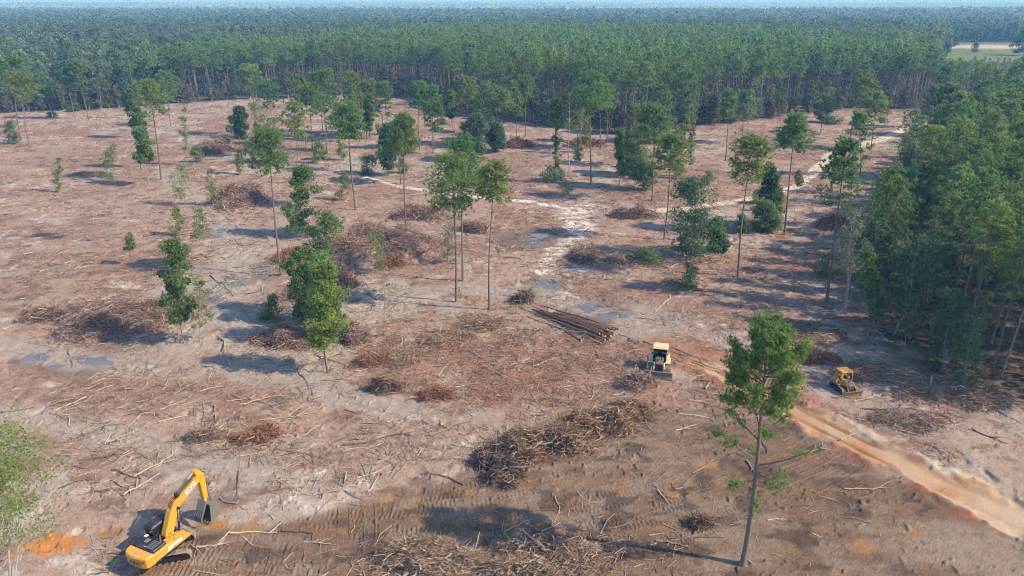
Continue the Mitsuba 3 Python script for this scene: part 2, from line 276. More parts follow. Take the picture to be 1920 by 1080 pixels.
cut('worked_ground', qt, 'dark freshly worked soil ribbed with crawler track prints')
from scipy.interpolate import RegularGridInterpolator
for px_, py_, a, b, r in PUD:
    an = np.linspace(0, 2 * np.pi, 40, endpoint=False); an2 = np.concatenate([an])
    ca, sa = math.cos(r), math.sin(r)
    k1 = 1.5
    vx = np.concatenate([[0], a * k1 * np.cos(an)]); vy = np.concatenate([[0], b * k1 * np.sin(an)])
    V = np.stack([px_ + vx * ca - vy * sa, py_ + vx * sa + vy * ca, np.full(41, hz(px_, py_) + .006)], 1)
    F_ = np.array([[0, 1 + m, 1 + (m + 1) % 40] for m in range(40)])
    k = key('water'); scene[k] = ply((V, F_), 'water_mat'); labels[k] = {'kind': 'structure', 'label': 'shallow puddle lying on the muddy ground'}

# ------------------------------------------------------------------ labels that say where
MARKS = [(-28, 46, 'the excavator'), (18, 77.5, 'the bulldozer'), (38.3, 71.8, 'the rusty crawler'), (8.5, 89, 'the log pile'), (18.5, 44, 'the lone pine'), (-22.7, 76, 'the leafy clump'), (-6, 99, 'the central pines'),
         (9, 120, 'the white sand'), (13, 93, 'the largest puddle'), (-57, 79, 'the twin puddles'), (32, 118, 'the broad dark tree'), (-38, 108, 'the slim left pine'), (35, 61, 'the orange road'), (-35, 175, 'the thin path'),
         (95, 206, 'the sandy track'), (0, 250, 'the far pine edge'), (-150, 290, 'the left forest edge'), (-43, 84, 'the leafy left tree'), (-89, 175, 'the leaning pine'), (47, 97, 'the rightmost lone pine'), (31.5, 162, 'the leafy column'), (-24, 120, 'the largest brush pile')]
NUM = 'one two three four five six seven eight nine ten eleven twelve thirteen fourteen fifteen sixteen seventeen eighteen nineteen'.split()
def where(X, Y, nth=0):
    x0, y0, nm = sorted(MARKS, key=lambda m: math.hypot(m[0] - X, m[1] - Y) + 4 * (abs(m[0] - X) + abs(m[1] - Y) < 1.5) * 50)[nth]
    b = math.atan2(X, Y); dx, dy = (X - x0) * math.cos(b) - (Y - y0) * math.sin(b), (X - x0) * math.sin(b) + (Y - y0) * math.cos(b); d = math.hypot(dx, dy)
    w = ('right of' if dx > 0 else 'left of') if abs(dx) > abs(dy) else ('behind' if dy > 0 else 'in front of')
    n = int(round(d)); tens = 'twenty thirty forty fifty sixty seventy eighty ninety hundred'.split(); f5 = min(5 * round(n / 5), 100); n = NUM[max(n, 1) - 1] if n < 20 else tens[f5 // 10 - 2] + ('-five' if f5 % 10 else '')
    return f'{n} metres {w} {nm}'
SAID = set()
def placed(what, X, Y):
    """the look of a thing and where it is, told by the nearest mark that leaves no other thing with the same words"""
    for nth in range(len(MARKS)):
        lab = f'{what} {where(X, Y, nth)}'
        if lab not in SAID and len(lab.split()) <= 16: break
    SAID.add(lab); return lab

# ------------------------------------------------------------------ trees
BARK_P, BARK_H, BARK_D = (.20, .155, .13), (.30, .27, .235), (.11, .09, .078)
def leaf_tris(rng, c, out, L, w, k, col, var=.22, up=.35, flat=0.):
    """k narrow triangles springing from each point c along about the direction out: needle tufts or leaf sprays"""
    n = len(c); d = rng.normal(size=(n, k, 3)) * .75 + out[:, None] * .8 + np.array([0, 0, up])
    d /= np.linalg.norm(d, axis=2, keepdims=True) + 1e-9
    a = np.cross(d, rng.normal(size=(n, k, 3))); a /= np.linalg.norm(a, axis=2, keepdims=True) + 1e-9
    if flat > 0:  # broad sprays that lie across the crown's surface and turn to the light
        nn_ = out[:, None] * .55 + np.array([0, 0, .75]) + rng.normal(size=(n, k, 3)) * .5; nn_ /= np.linalg.norm(nn_, axis=2, keepdims=True)
        d2 = np.cross(nn_, rng.normal(size=(n, k, 3))); d2 /= np.linalg.norm(d2, axis=2, keepdims=True) + 1e-9; m_ = rng.random((n, k, 1)) < flat
        d = np.where(m_, d2, d); a = np.where(m_, np.cross(nn_, d2), a)
    l = L * rng.uniform(.65, 1.25, (n, k, 1)); ww = w * rng.uniform(.7, 1.3, (n, k, 1))
    o = c[:, None] - d * l * .25
    v = np.stack([o - a * ww / 2 + d * l * .35, o + d * l, o + a * ww / 2 + d * l * .15], 2).reshape(-1, 3, 3)
    tone = rng.uniform(1 - var, 1 + var, (n, 1, 1)) * rng.uniform(.9, 1.1, (n, k, 1))
    hue = rng.normal(0, .10, (n, 1, 1)) * np.array([1, .15, -.3])
    return v, (np.asarray(col) * tone * (1 + hue)).reshape(-1, 3).clip(.008, .6)
def pine(seed, H, cf, R, lean=0., tone=(.075, .125, .042), nb=34, puffs=3, tufts=4, k=5, L=.55, w=.17, limbs=True, bark=BARK_P, r0=None, dead=5, sides=6, spread=.30, flat=.5):
    rng = np.random.default_rng(seed); tr, cr = Soup(), Soup()
    r0 = r0 or .0075 * H + .03
    zt = np.linspace(0, 1, 9); bx, by = rng.normal(0, .008 * H, 2)
    axis = lambda u: np.stack([lean * u ** 1.25 + bx * np.sin(u * 5), by * np.sin(u * 4.2), u * H], -1)
    zz = np.concatenate([[0, .012], zt[1:]])
    tr.tube(axis(zz), np.concatenate([[r0 * 1.5, r0 * 1.08], r0 * (1 - .86 * zt[1:])]), np.asarray(bark) * rng.uniform(.85, 1.15), sides)
    u = np.sort(rng.uniform(0, 1, nb) ** .85); u[-2:] = [.97, 1.0]
    prof = np.sqrt(np.clip(1 - ((u - .34) / .68) ** 2, .03, 1))
    ln = R * prof * rng.uniform(.62, 1.15, nb); az = np.arange(nb) * 2.4 + rng.normal(0, .35, nb)
    el = np.radians(-14 + 74 * u ** 1.3 + rng.normal(0, 9, nb))
    z0 = cf + (1 - cf) * (.0 + .90 * u)
    p0 = axis(z0); d = np.stack([np.cos(az) * np.cos(el), np.sin(az) * np.cos(el), np.sin(el)], 1)
    p1 = p0 + d * ln[:, None]; p1[:, 2] += .12 * ln
    if limbs:
        for i in range(nb):
            m = (p0[i] + p1[i]) / 2 - [0, 0, .07 * ln[i]]
            tr.tube([p0[i], m, p1[i]], [.018 + .012 * ln[i], .012 + .007 * ln[i], .008], np.asarray(bark) * .9, 3)
        for i in range(dead):
            zz_ = rng.uniform(.45 * cf, cf); q = axis(np.array([zz_]))[0]; a = rng.uniform(0, 6.3); l = rng.uniform(.3, 1.3)
            tr.tube([q, q + [math.cos(a) * l, math.sin(a) * l, rng.uniform(-.2, .35) * l]], [.035, .012], np.asarray(bark) * 1.1, 3)
    t = np.linspace(.58, 1.03, puffs) if puffs > 1 else np.array([.9])
    pc = (p0[:, None] + (p1 - p0)[:, None] * t[None, :, None] + rng.normal(0, .11 * R, (nb, puffs, 3)) * [1, 1, .6]).reshape(-1, 3)
    pr = np.repeat(ln, puffs) * .16 + .10 * R
    c = (pc[:, None] + rng.normal(size=(len(pc), tufts, 3)) * spread * 1.6 * pr[:, None, None] * [1, 1, .62]).reshape(-1, 3)
    out = c - axis((c[:, 2] / H).clip(0, 1)); out /= np.linalg.norm(out, axis=1, keepdims=True) + 1e-9
    cr.tris(*leaf_tris(rng, c, out, L, w, k, tone, flat=flat))
    return tr, cr
def hardwood(seed, H, cf, R, lean=0., tone=(.085, .125, .04), puffs=26, leaves=60, k=1, L=.34, w=.26, bark=BARK_H, column=0., sides=5, stems=1, limbs=True, r0=None, var=.25):
    rng = np.random.default_rng(seed); tr, cr = Soup(), Soup(); r0 = r0 or .006 * H + .025
    axis = lambda u: np.stack([lean * u ** 1.2 + .02 * H * np.sin(u * 6 + seed), .02 * H * np.sin(u * 5 + 2 * seed), u * H], -1)
    zt = np.linspace(0, .97, 8)
    for s_ in range(stems):
        off = np.array([0, 0, 0]) if s_ == 0 else np.append(rng.normal(0, .3, 2), 0); sp = rng.normal(0, .06 * H, 2) * (s_ > 0)
        pts = axis(zt) + off + np.outer(zt, np.append(sp, 0)); tr.tube(pts, r0 * (1 - .9 * zt) * (1 if s_ == 0 else .7), np.asarray(bark) * rng.uniform(.85, 1.15), sides)
    u = rng.uniform(0, 1, puffs); prof = (1 - column) * np.sqrt(np.clip(1 - ((u - .42) / .62) ** 2, .05, 1)) + column * (.75 + .35 * np.sin(u * 17 + seed)) * (1 - .5 * u ** 3)
    az = rng.uniform(0, 6.283, puffs); rr = R * prof * rng.uniform(.25, .85, puffs)
    ax = axis(cf + (1 - cf) * u); pc = ax + np.stack([np.cos(az) * rr, np.sin(az) * rr, -.05 * rr], 1)
    if limbs:
        for i in range(puffs):
            s_ = axis(np.array([max(cf * .75, cf + (1 - cf) * u[i] - .06 - .05 * rr[i] / R)]))[0]
            tr.tube([s_, (s_ + pc[i]) / 2 + [0, 0, .1 * rr[i]], pc[i]], [r0 * .35, r0 * .2, .01], np.asarray(bark) * .9, 3)
    pr = R * rng.uniform(.20, .40, puffs)
    g = rng.normal(size=(puffs, leaves, 3)); g /= np.linalg.norm(g, axis=2, keepdims=True); g *= rng.uniform(.25, 1, (puffs, leaves, 1)) ** .5
    c = (pc[:, None] + g * pr[:, None, None] * [1, 1, .75]); ptone = np.repeat(rng.uniform(.8, 1.2, puffs), leaves)
    out = g.reshape(-1, 3); c = c.reshape(-1, 3); nf = len(c) // 3
    uf = rng.uniform(0, 1, nf); pf = (1 - column) * np.sqrt(np.clip(1 - ((uf - .42) / .62) ** 2, .05, 1)) + column * (.75 + .35 * np.sin(uf * 17 + seed)) * (1 - .5 * uf ** 3)
    af = rng.uniform(0, 6.283, nf) ; rf = R * pf * rng.uniform(.2, 1.0, nf) * (.7 + .3 * np.sin(3 * af + 9 * uf)); hd_ = np.stack([np.cos(af), np.sin(af), 0 * af], 1)
    c = np.vstack([c, axis(cf + (1 - cf) * uf) + hd_ * rf[:, None]]); out = np.vstack([out, hd_]); ptone = np.concatenate([ptone, rng.uniform(.85, 1.15, nf)]); c[:, 2] = np.maximum(c[:, 2], .12)
    v, cc = leaf_tris(rng, c, out, L, w, k, tone, var, .1, .7); cr.tris(v, (cc * np.repeat(ptone, k)[:, None]).clip(.008, .6))
    return tr, cr
def plant_tree(name, label, cat, group, tr, cr, at, rot=0., s=1., sz=None):
    t = thing(name, label, cat, group); M = T().translate([at[0], at[1], hz(at[0], at[1]) - .12]).rotate([0, 0, 1], rot).scale([s, s, sz or s])
    if tr is not None: part(t, 'trunk', {**tr, 'to_world': M})
    if cr is not None: part(t, 'crown', {**cr, 'to_world': M})
    return t
# trees left standing in the clearing: kind, X, Y, height, lean, crown base as a share of the height, crown half-width
STAND = """P -38.0 108.2 23.1 0.7 0.78 2.98;P -8.5 98.0 22.2 0.3 0.64 3.52;P -8.0 106.5 22.8 0.4 0.72 2.95;P -3.3 94.8 21.6 0.7 0.77 2.36;S -17.0 85.9 15.1 -0.3 0.66 1.8;P -19.8 126.3 23.2 0.5 0.74 2.49;P -27.5 170.9 15.1 -0.3 0.51 2.85;D -32.1 180.0 13.1 0.9 0.13 3.31;P -33.8 147.4 22.2 -0.2 0.75 2.88;P -88.7 175.3 23.7 1.7 0.68 3.65;H -88.8 169.8 13.9 0.1 0.43 2.59;D -100.2 188.8 16.0 2.0 0.54 2.27;H -124.8 233.5 16.8 3.1 0.48 2.78;S -75.6 125.6 17.9 3.7 0.64 1.94;S -107.0 163.0 8.0 1.3 0.08 1.51;P -147.8 216.3 20.7 2.6 0.76 4.14;P -159.2 229.7 24.9 3.2 0.71 4.71;B -158.7 224.2 7.3 1.6 0.09 3.04;S -89.8 192.8 17.5 2.6 0.23 1.75;S -72.6 151.3 9.1 1.0 0.21 2.82;D -78.5 203.6 14.2 1.0 0.38 3.06;P -85.7 237.5 22.2 1.3 0.67 4.18;P -77.4 231.6 17.9 -0.5 0.21 5.2;P -59.2 192.8 16.9 1.2 0.43 3.19;P -54.1 205.9 23.4 1.0 0.6 4.27;P -51.8 211.4 13.6 0.9 0.49 2.53;P -42.5 183.7 16.3 0.6 0.55 2.21;H -40.4 128.9 13.9 1.6 0.15 3.46;S -56.5 121.1 8.2 0.8 0.25 1.93;S -64.3 129.2 5.4 0.7 0.12 1.64;P -42.5 235.5 17.5 0.3 0.44 3.5;P -47.4 231.6 18.2 0.9 0.56 3.77;P -53.6 239.5 17.0 2.5 0.54 3.9;H -47.1 231.6 11.2 0.9 0.25 2.43;P -27.9 213.0 19.8 0.4 0.63 2.84;P -31.1 254.6 14.2 0.7 0.49 2.64;P -24.1 214.7 18.1 0.8 0.59 3.19;H -19.0 224.2 15.9 0.0 0.52 2.67;P -8.0 219.8 17.8 -0.4 0.45 4.91;D -9.8 197.7 13.3 -0.8 0.17 4.5;D -4.5 210.6 8.8 -0.9 0.14 3.82;P 4.4 235.5 18.8 -0.1 0.63 3.13;P 7.9 264.0 13.5 -0.9 0.6 2.73;P 10.9 172.0 19.8 -0.7 0.73 2.18;V 11.3 172.4 13.9 -0.5 0.11 1.85;K 14.9 180.0 20.2 -0.9 0.79 1.87;P 19.3 168.7 25.6 -1.4 0.72 4.0;P 27.2 215.5 19.2 -1.7 0.66 3.51;P 30.2 225.1 17.4 -0.9 0.63 3.0;H 26.1 168.7 13.8 -0.2 0.21 1.81;H 31.3 165.0 15.5 -1.9 0.06 4.59;D 30.6 181.2 11.0 -1.8 0.02 2.78;P 31.7 155.3 20.4 -1.2 0.71 3.5;P 37.1 176.5 15.1 -0.8 0.61 2.13;P 54.7 224.2 21.5 -1.6 0.64 4.63;P 28.8 127.2 19.3 0.1 0.71 2.72;S 45.8 178.2 9.9 -0.7 0.35 1.63;P 60.9 199.9 19.3 -1.5 0.66 2.08;P 73.5 226.0 15.9 -1.1 0.55 3.02;P 37.0 107.5 22.3 -0.9 0.75 3.14;D 32.1 117.6 13.6 -1.3 0.03 5.2;H 37.1 120.5 5.9 -0.6 0.07 2.31;D 52.0 136.5 12.2 -1.7 0.23 2.78;H 50.4 132.6 6.0 -1.2 0.11 3.14;P 52.7 130.2 22.4 -1.3 0.73 2.76;S 60.4 145.4 9.2 -0.6 0.66 1.01;P 47.4 97.5 24.5 -1.5 0.6 2.59;P 108.8 213.8 16.5 -1.4 0.46 3.83;P 90.1 180.0 16.5 -3.6 0.27 3.01;W 47.8 92.9 15.9 -1.0 0.45 2.7;P 139.6 237.5 16.2 -1.9 0.39 3.53;P 141.9 237.5 17.2 0.1 0.37 3.53;P 144.5 235.5 16.5 -1.4 0.4 3.15;H 50.0 87.9 11.7 -3.0 0.14 1.61;S 113.4 201.3 6.8 -1.9 0.18 2.45;H 115.4 266.5 8.5 -1.4 0.14 3.18;S -70.7 181.2 6.9 0.7 0.1 1.67;D -88.7 217.2 2.9 0.5 0.02 1.97;S -65.4 113.3 5.9 1.0 0.49 1.27;W -10.8 114.9 13.4 0.0 0.1 2.03;S -54.1 194.2 5.9 1.1 0.13 2.07;B -54.6 199.2 4.2 0.4 0.01 2.43;B 10.1 174.2 3.7 -0.7 0.01 3.49;B 27.7 102.4 4.2 -0.4 0.01 2.35;B -37.6 181.2 4.9 0.4 0.01 3.06;B 44.9 131.2 3.8 -0.5 0.01 1.46;B -35.0 91.4 3.7 1.6 0.01 2.13;B 23.5 114.6 2.4 -0.2 0.02 3.14;B 52.3 108.2 3.7 -1.1 0.01 2.64;B -178.8 293.8 3.4 0.4 0.01 3.05;B -178.9 279.5 2.0 -0.5 0.02 2.08;B 59.5 152.6 4.2 -1.2 0.01 1.67;B 117.8 262.8 2.9 -0.5 0.02 4.32;H -24.6 84.2 12.6 0.2 0.06 3.1;H -29.2 90.0 11.5 0.3 0.05 2.6;H -27.1 91.4 16.0 1.8 0.08 3.9;C -22.7 76.1 14.4 0.8 0.27 2.9;H -43.4 83.6 14.5 1.1 0.25 2.64;S -41.4 84.3 9.7 1.2 0.26 1.69"""
TONES_P = [(.185, .290, .100), (.215, .305, .100), (.155, .270, .100), (.240, .310, .095)]
srng = np.random.default_rng(99)
STANDING = [(a[0], *map(float, a[1:])) for a in (t.split() for t in STAND.split(';'))]
for X, Y, w_, h_, n in ((-52, 226, 26, 22, 8), (-12, 226, 20, 22, 6), (24, 200, 14, 26, 4), (56, 222, 22, 16, 3), (120, 250, 30, 14, 4), (-150, 265, 40, 14, 5)):
    for k in range(n): STANDING.append(('PPPPSHPP'[srng.integers(8)], round(X + srng.uniform(-w_, w_), 1), round(Y + srng.uniform(-h_, h_), 1), round(srng.uniform(12, 22), 1), round(srng.normal(0, .9), 1), round(srng.uniform(.40, .62), 2), round(srng.uniform(2.2, 4.0), 1)))
for k in range(26): STANDING.append(('S', round(srng.uniform(-90, 60), 1), round(srng.uniform(130, 265), 1), round(srng.uniform(3, 8), 1), round(srng.normal(0, .8), 1), .12, round(srng.uniform(1.2, 2.2), 1)))
STANDING = [t for t in STANDING if not inside(np.array([t[1]]), np.array([t[2]]), WOODS)[0] or STANDING.index(t) < 101]
PRE = []
for i, (kd, X, Y, H, ln, cf, R) in enumerate(STANDING):
    d = math.hypot(X, Y); g = min(max(d / 110, .55), 2.2)
    q = srng.uniform(.9, 1.12)
    if kd in 'P':
        n = 1.0 if d < 190 else .7
        tr, cr = pine(1000 + i, H, cf, R * 1.02, ln, tuple(np.array(TONES_P[i % 4]) * q), int(50 * n), 3, int(6 * n + 1), 6, .66 * g ** .6, .17 * g ** .8, flat=.3, spread=.36)
    elif kd == 'K':
        tr, cr = pine(1000 + i, H, .3, R, ln, (.12, .10, .06), 30, 1, 1, 3, .4, .1, bark=(.36, .33, .30), dead=14)
    elif kd in 'HD':
        tone = (.18, .265, .090) if kd == 'H' else (.105, .175, .085)
        tr, cr = hardwood(1000 + i, H, cf, R, ln, tuple(np.array(tone) * q), 44, int(110 / g ** .3), 1, .44 * g ** .7, .32 * g ** .7, column=.7 if H / R > 4 else .25, bark=BARK_D if kd == 'D' else BARK_H)
    elif kd == 'C':
        tr, cr = hardwood(1000 + i, H, cf, R, ln, (.255, .335, .085), 60, 110, 1, .38, .28, column=.75, bark=BARK_D)
    elif kd in 'V':
        tr, cr = hardwood(1000 + i, H, cf, R * .8, ln, (.17, .23, .09), 34, 40, 1, .45, .3, column=1)
    elif kd == 'W':
        tr, cr = hardwood(1000 + i, H, cf, R, ln, (.25, .275, .16), 40, 34, 1, .34, .20, column=.4, bark=(.36, .335, .30), stems=3)
    elif kd == 'S':
        tr, cr = hardwood(1000 + i, H, cf, R, ln, tuple(np.array((.25, .30, .115)) * q), 26, 22, 1, .36 * g ** .6, .24 * g ** .6, column=.4, stems=1 + i % 2, r0=.055)
    else:
        tr, cr = hardwood(1000 + i, H, cf, R, ln, tuple(np.array((.18, .235, .10)) * q), 30, 34, 1, .36 * g ** .6, .24 * g ** .6, stems=3, r0=.04)
    PRE.append((kd, X, Y, H, tr.ply('wood_mat'), cr.ply('leaf_mat')))
for n_, (kd, X, Y, H, tr, cr) in enumerate(PRE):
    nm, cat = {'P': ('pine_tree', 'pine tree'), 'K': ('dead_tree', 'dead tree'), 'B': ('shrub', 'shrub'), 'S': ('sapling', 'sapling')}.get(kd, ('broadleaf_tree', 'broadleaf tree'))
    hgt = 'tall' if H > 19 else ('mid sized' if H > 11 else 'small'); look = {'P': 'pine with bare trunk', 'K': 'grey dead pine with bare stubs', 'B': 'leafy shrub', 'S': 'thin pale sapling', 'D': 'dark leaved tree', 'C': 'yellow green leafy tree', 'V': 'vine clad stem', 'W': 'pale sparse leaved tree', 'H': 'green leafy tree'}[kd]
    lab = placed(f'{hgt} {look}', X, Y)
    plant_tree(nm, {(-22.7, 76.1): 'yellow green leafy tree with thin dark trunk, front tree of the leafy clump', (-38.0, 108.2): 'tall slim pine with small round crown beside the grey muddy strip', (32.1, 117.6): 'large dark green broadleaf tree leafy down to the ground'}.get((X, Y), lab), cat, 'trees left standing in the clearing', tr, cr, (X, Y))

# the lone pine in front: every limb its own part
def lone_pine():
    rng = np.random.default_rng(4); X, Y, H = 18.55, 44.04, 21.6
    t = thing('pine_tree', 'lone tall pine with rounded top standing on the dark worked soil in front', 'pine tree')
    u = np.linspace(0, 1, 14); cx = -.55 * u + .22 * np.sin(u * 5) ; cy = .15 * np.sin(u * 4)
    ax = lambda z: np.array([np.interp(z, u * H, cx), np.interp(z, u * H, cy), z])
    M = T().translate([X, Y, hz(X, Y) - .1])
    so = Soup(); zz = np.concatenate([[0, .25], u[1:] * H]); so.tube(np.array([ax(z) for z in zz]), np.concatenate([[.42, .27], .235 * (1 - .86 * u[1:] ** 1.1)]), BARK_P, 9)
    for k in range(16):
        z = rng.uniform(4, 10); a = rng.uniform(0, 6.3); so.tube([ax(z), ax(z) + [.5 * math.cos(a), .5 * math.sin(a), .05]], [.03, .012], BARK_P, 4)
    part(t, 'trunk', {**so.ply('wood_mat', smooth=True), 'to_world': M})
    cr = Soup(); specs = []
    for i in range(38):
        v = (i + .5) / 38; z = 14.5 + 6.1 * v; R = 2.95 * math.sqrt(max(.10, 1 - ((v - .45) / .63) ** 2)) * rng.uniform(.74, 1.1)
        specs.append((z, i * 2.4 + rng.normal(0, .3), math.radians(2 + 52 * v + rng.normal(0, 9)), R, 1.0))
    specs += [(10.9, 3.25, .62, 4.3, .9), (10.2, -.25, .42, 4.4, .35), (12.6, .35, .5, 2.9, .5), (12.4, 2.6, .6, 3.0, .7), (13.2, 4.6, .4, 2.4, .7), (13.0, 1.6, .4, 2.2, .5), (9.3, 1.4, .1, 2.4, .4), (8.5, .1, .12, 1.9, .35), (8.2, 3.5, .0, 2.3, .6), (8.9, 5.3, .1, 2.2, .45), (7.9, -.8, .1, 1.6, .3)]
    allc, allo = [], []
    for z, a, e, R, dens in specs:
        p = ax(z - .35 * R * math.sin(e)); d = np.array([math.cos(a) * math.cos(e), math.sin(a) * math.cos(e), math.sin(e)])
        tt = np.linspace(0, 1, 6); side = np.cross(d, [0, 0, 1]); pts = p + np.outer(tt * R, d) + np.outer(np.sin(tt * 3.1) * .06 * R, side * rng.uniform(-1, 1)) + np.outer(tt ** 2 * .12 * R, [0, 0, 1])
        b = Soup(); b.tube(pts, (.030 + .014 * R) * (1 - .8 * tt), np.array(BARK_P) * .85, 5)
        for q in range(int(5 * dens + 3)):
            f = rng.uniform(.45, 1); o = p + d * R * f + [0, 0, f * f * .12 * R]; w = d + rng.normal(0, .7, 3) + [0, 0, .25]; w /= np.linalg.norm(w); l = rng.uniform(.3, .75) * (.35 + .22 * R)
            b.tube([o, o + w * l], [.018, .007], np.array(BARK_P) * .8, 3)
            m = int(16 * dens) + 2; c = o + w * l * rng.uniform(.3, 1.15, (m, 1)) + rng.normal(0, .20, (m, 3)); allc.append(c); allo.append(np.tile(w, (m, 1)))
        part(t, 'branch', {**b.ply('wood_mat'), 'to_world': M})
    z = rng.uniform(5.3, 6.6, 40); c = np.array([ax(q) for q in z]) + rng.normal(0, .28, (40, 3)) + [.25, 0, 0]
    cr2 = Soup(); cr2.tris(*leaf_tris(rng, c, rng.normal(size=(40, 3)) * .4, .34, .09, 7, (.22, .30, .06))); part(t, 'sprout', {**cr2.ply('leaf_mat'), 'to_world': M}, 'bright green tuft sprouting low on the trunk', 'stuff')
    c, o = np.vstack(allc), np.vstack(allo); cr.tris(*leaf_tris(rng, c, o, .36, .060, 8, (.215, .320, .095), .28, .35, .2))
    part(t, 'crown', {**cr.ply('leaf_mat'), 'to_world': M})
lone_pine()
def corner_tree():
    t = thing('broadleaf_tree', 'light green broadleaf tree with grey forked trunks cut by the left picture edge', 'broadleaf tree')
    tr, cr = hardwood(31, 15.6, .34, 4.7, 1.2, (.22, .31, .090), 62, 110, 1, .25, .15, stems=4, bark=(.40, .37, .33), r0=.10, column=.1, sides=7)
    M = T().translate([-38.4, 41.6, hz(-38.4, 41.6) - .1]); part(t, 'trunk', {**tr.ply('wood_mat'), 'to_world': M}); part(t, 'crown', {**cr.ply('leaf_mat'), 'to_world': M})
corner_tree()

# ------------------------------------------------------------------ the woods
def gridpts(x0, x1, y0, y1, sp, rng, jit=.42):
    gx, gy = np.meshgrid(np.arange(x0, x1, sp), np.arange(y0, y1, sp * .9)); gx = gx + (np.arange(gx.shape[0])[:, None] % 2) * sp / 2
    return (gx + rng.uniform(-jit, jit, gx.shape) * sp).ravel(), (gy + rng.uniform(-jit, jit, gx.shape) * sp).ravel()
def in_view(x, y, m=26): return (np.abs(x) < .75 * y + m) & (y > 30)
wrng = np.random.default_rng(17)
def pine_limit(x, y):
    """how far the plantation runs before the mixed woods begin, by bearing"""
    return np.interp(x / np.maximum(y, 1), np.array([-.73, -.58, -.42, -.30, -.24, 0, .09, .33, .56, .73]), np.array([285, 330, 405, 470, 525, 745, 690, 620, 510, 450]))
px_, py_ = gridpts(-560, 560, 52, 760, 4.7, wrng)
ok = in_view(px_, py_) & (signed(px_, py_, WOODS) + np.where(py_ > 110, 16, 6) * (fb(px_ / 13, py_ / 13, 302, 3) - .5) > .8) & ~inside(px_, py_, FIELD) & (np.hypot(px_, py_) < pine_limit(px_, py_) + 35 * (fb(px_ / 40, py_ / 40, 301, 3) - .5)) & (fb(px_ / 16, py_ / 16, 300, 2) > .27) & ~((signed(px_, py_, WOODS) < 7) & (wrng.random(len(px_)) < .45))
px_, py_ = px_[ok], py_[ok]; pd_ = np.hypot(px_, py_)
mixed = (px_ > 40) & (py_ < 262) & (vn(px_ / 9, py_ / 9, 310) > .72)
order = np.argsort(pd_); n_lone = sum(k[0] == 'P' for k in PRE) + 1
PINE_THINGS = 300 - n_lone
right_lib, edge_lib = [], []
for i in range(12):
    H = 19 + 4.5 * srng.random()
    tr, cr = pine(2000 + i, H, .42 + .16 * srng.random(), 2.5 + .7 * srng.random(), srng.normal(0, .7), tuple(np.array(TONES_P[i % 4]) * srng.uniform(.78, 1.25)), 40, 3, 5, 5, .62, .19, dead=8)
    right_lib.append((tr.ply('wood_mat'), cr.ply('leaf_mat')))
for i in range(10):
    H = 19.5 + 4 * srng.random()
    tr, cr = pine(2100 + i, H, .50 + .14 * srng.random(), 2.6 + .6 * srng.random(), srng.normal(0, .6), tuple(np.array(TONES_P[i % 4]) * srng.uniform(.78, 1.25)), 30, 2, 4, 5, .95, .32, dead=6, bark=(.27, .245, .225), flat=.5)
    edge_lib.append((tr.ply('wood_mat'), cr.ply('leaf_mat')))
pid = [i for i in order if not mixed[i]]
for r_, i in enumerate(pid[:PINE_THINGS]):
    X, Y = px_[i], py_[i]; lib = right_lib if pd_[i] < 200 else edge_lib; tr, cr = lib[srng.integers(len(lib))]
    plant_tree('pine_tree', 'tall pine in the dense stand along the right side of the clearing', 'pine tree', 'pines of the dense stand on the right', tr, cr, (X, Y), srng.uniform(0, 360), srng.uniform(.78, 1.04))
def instances(name, groups, xs, ys, pick, lo, hi, sink=.2):
    for m, (X, Y, g) in enumerate(zip(xs, ys, pick)):
        s_ = srng.uniform(lo, hi) * (min(1, max(.22, (42 - .0655 * math.hypot(X, Y)) / 24)) if X > .575 * Y and 280 < Y < 545 else 1); scene[f'{name}__{m + 1:03d}'] = {'type': 'instance', 'g': {'type': 'ref', 'id': groups[g]},
            'to_world': T().translate([X, Y, HB(X, Y) - sink]).rotate([0, 0, 1], srng.uniform(0, 360)).scale([s_, s_, s_ * srng.uniform(.9, 1.1)])}
HBC = {}
def HB(X, Y):
    k = (int(X // 12), int(Y // 12))
    if k not in HBC: HBC[k] = hz(k[0] * 12 + 6, k[1] * 12 + 6)
    return HBC[k]
def group(name, tr, cr):
    scene[name] = {'type': 'shapegroup', 'trunk': tr.ply('wood_mat'), 'crown': cr.ply('leaf_mat')} if tr is not None else {'type': 'shapegroup', 'crown': cr.ply('leaf_mat')}
    return name
G1 = [group(f'plantation_pine_{i}', *pine(2200 + i, 21.5 + 2 * srng.random(), .60 + .10 * srng.random(), 2.2 + .5 * srng.random(), srng.normal(0, .5), tuple(np.array(TONES_P[i % 4]) * srng.uniform(.78, 1.25)), 24, 2, 3, 5, .95, .36, limbs=i % 2 == 0, dead=3, sides=4, flat=.6, bark=(.25, .225, .205))) for i in range(8)]
G2 = [group(f'deep_pine_{i}', *pine(2300 + i, 21.5 + 2 * srng.random(), .62, 2.2 + .6 * srng.random(), 0, tuple(np.array(TONES_P[i % 4]) * srng.uniform(.78, 1.25)), 22, 1, 3, 4, 1.2, .5, limbs=False, dead=0, sides=3, flat=.8)) for i in range(6)]
rest = np.array(pid[PINE_THINGS:]); fr = signed(px_[rest], py_[rest], WOODS) < 26
near_, far_ = rest[fr], rest[~fr]
instances('pine_forest', G1 + G2, np.concatenate([px_[near_], px_[far_]]), np.concatenate([py_[near_], py_[far_]]), np.concatenate([srng.integers(0, 8, len(near_)), 8 + (6 * np.clip(1.7 * fb(px_[far_] / 45, py_[far_] / 45, 321, 2) - .6 + .5 * srng.random(len(far_)), 0, .999)).astype(int)]), .88, 1.10)
labels['pine_forest'] = {'label': 'dense dark green pine plantation stretching behind the clearing', 'category': 'forest', 'kind': 'stuff'}
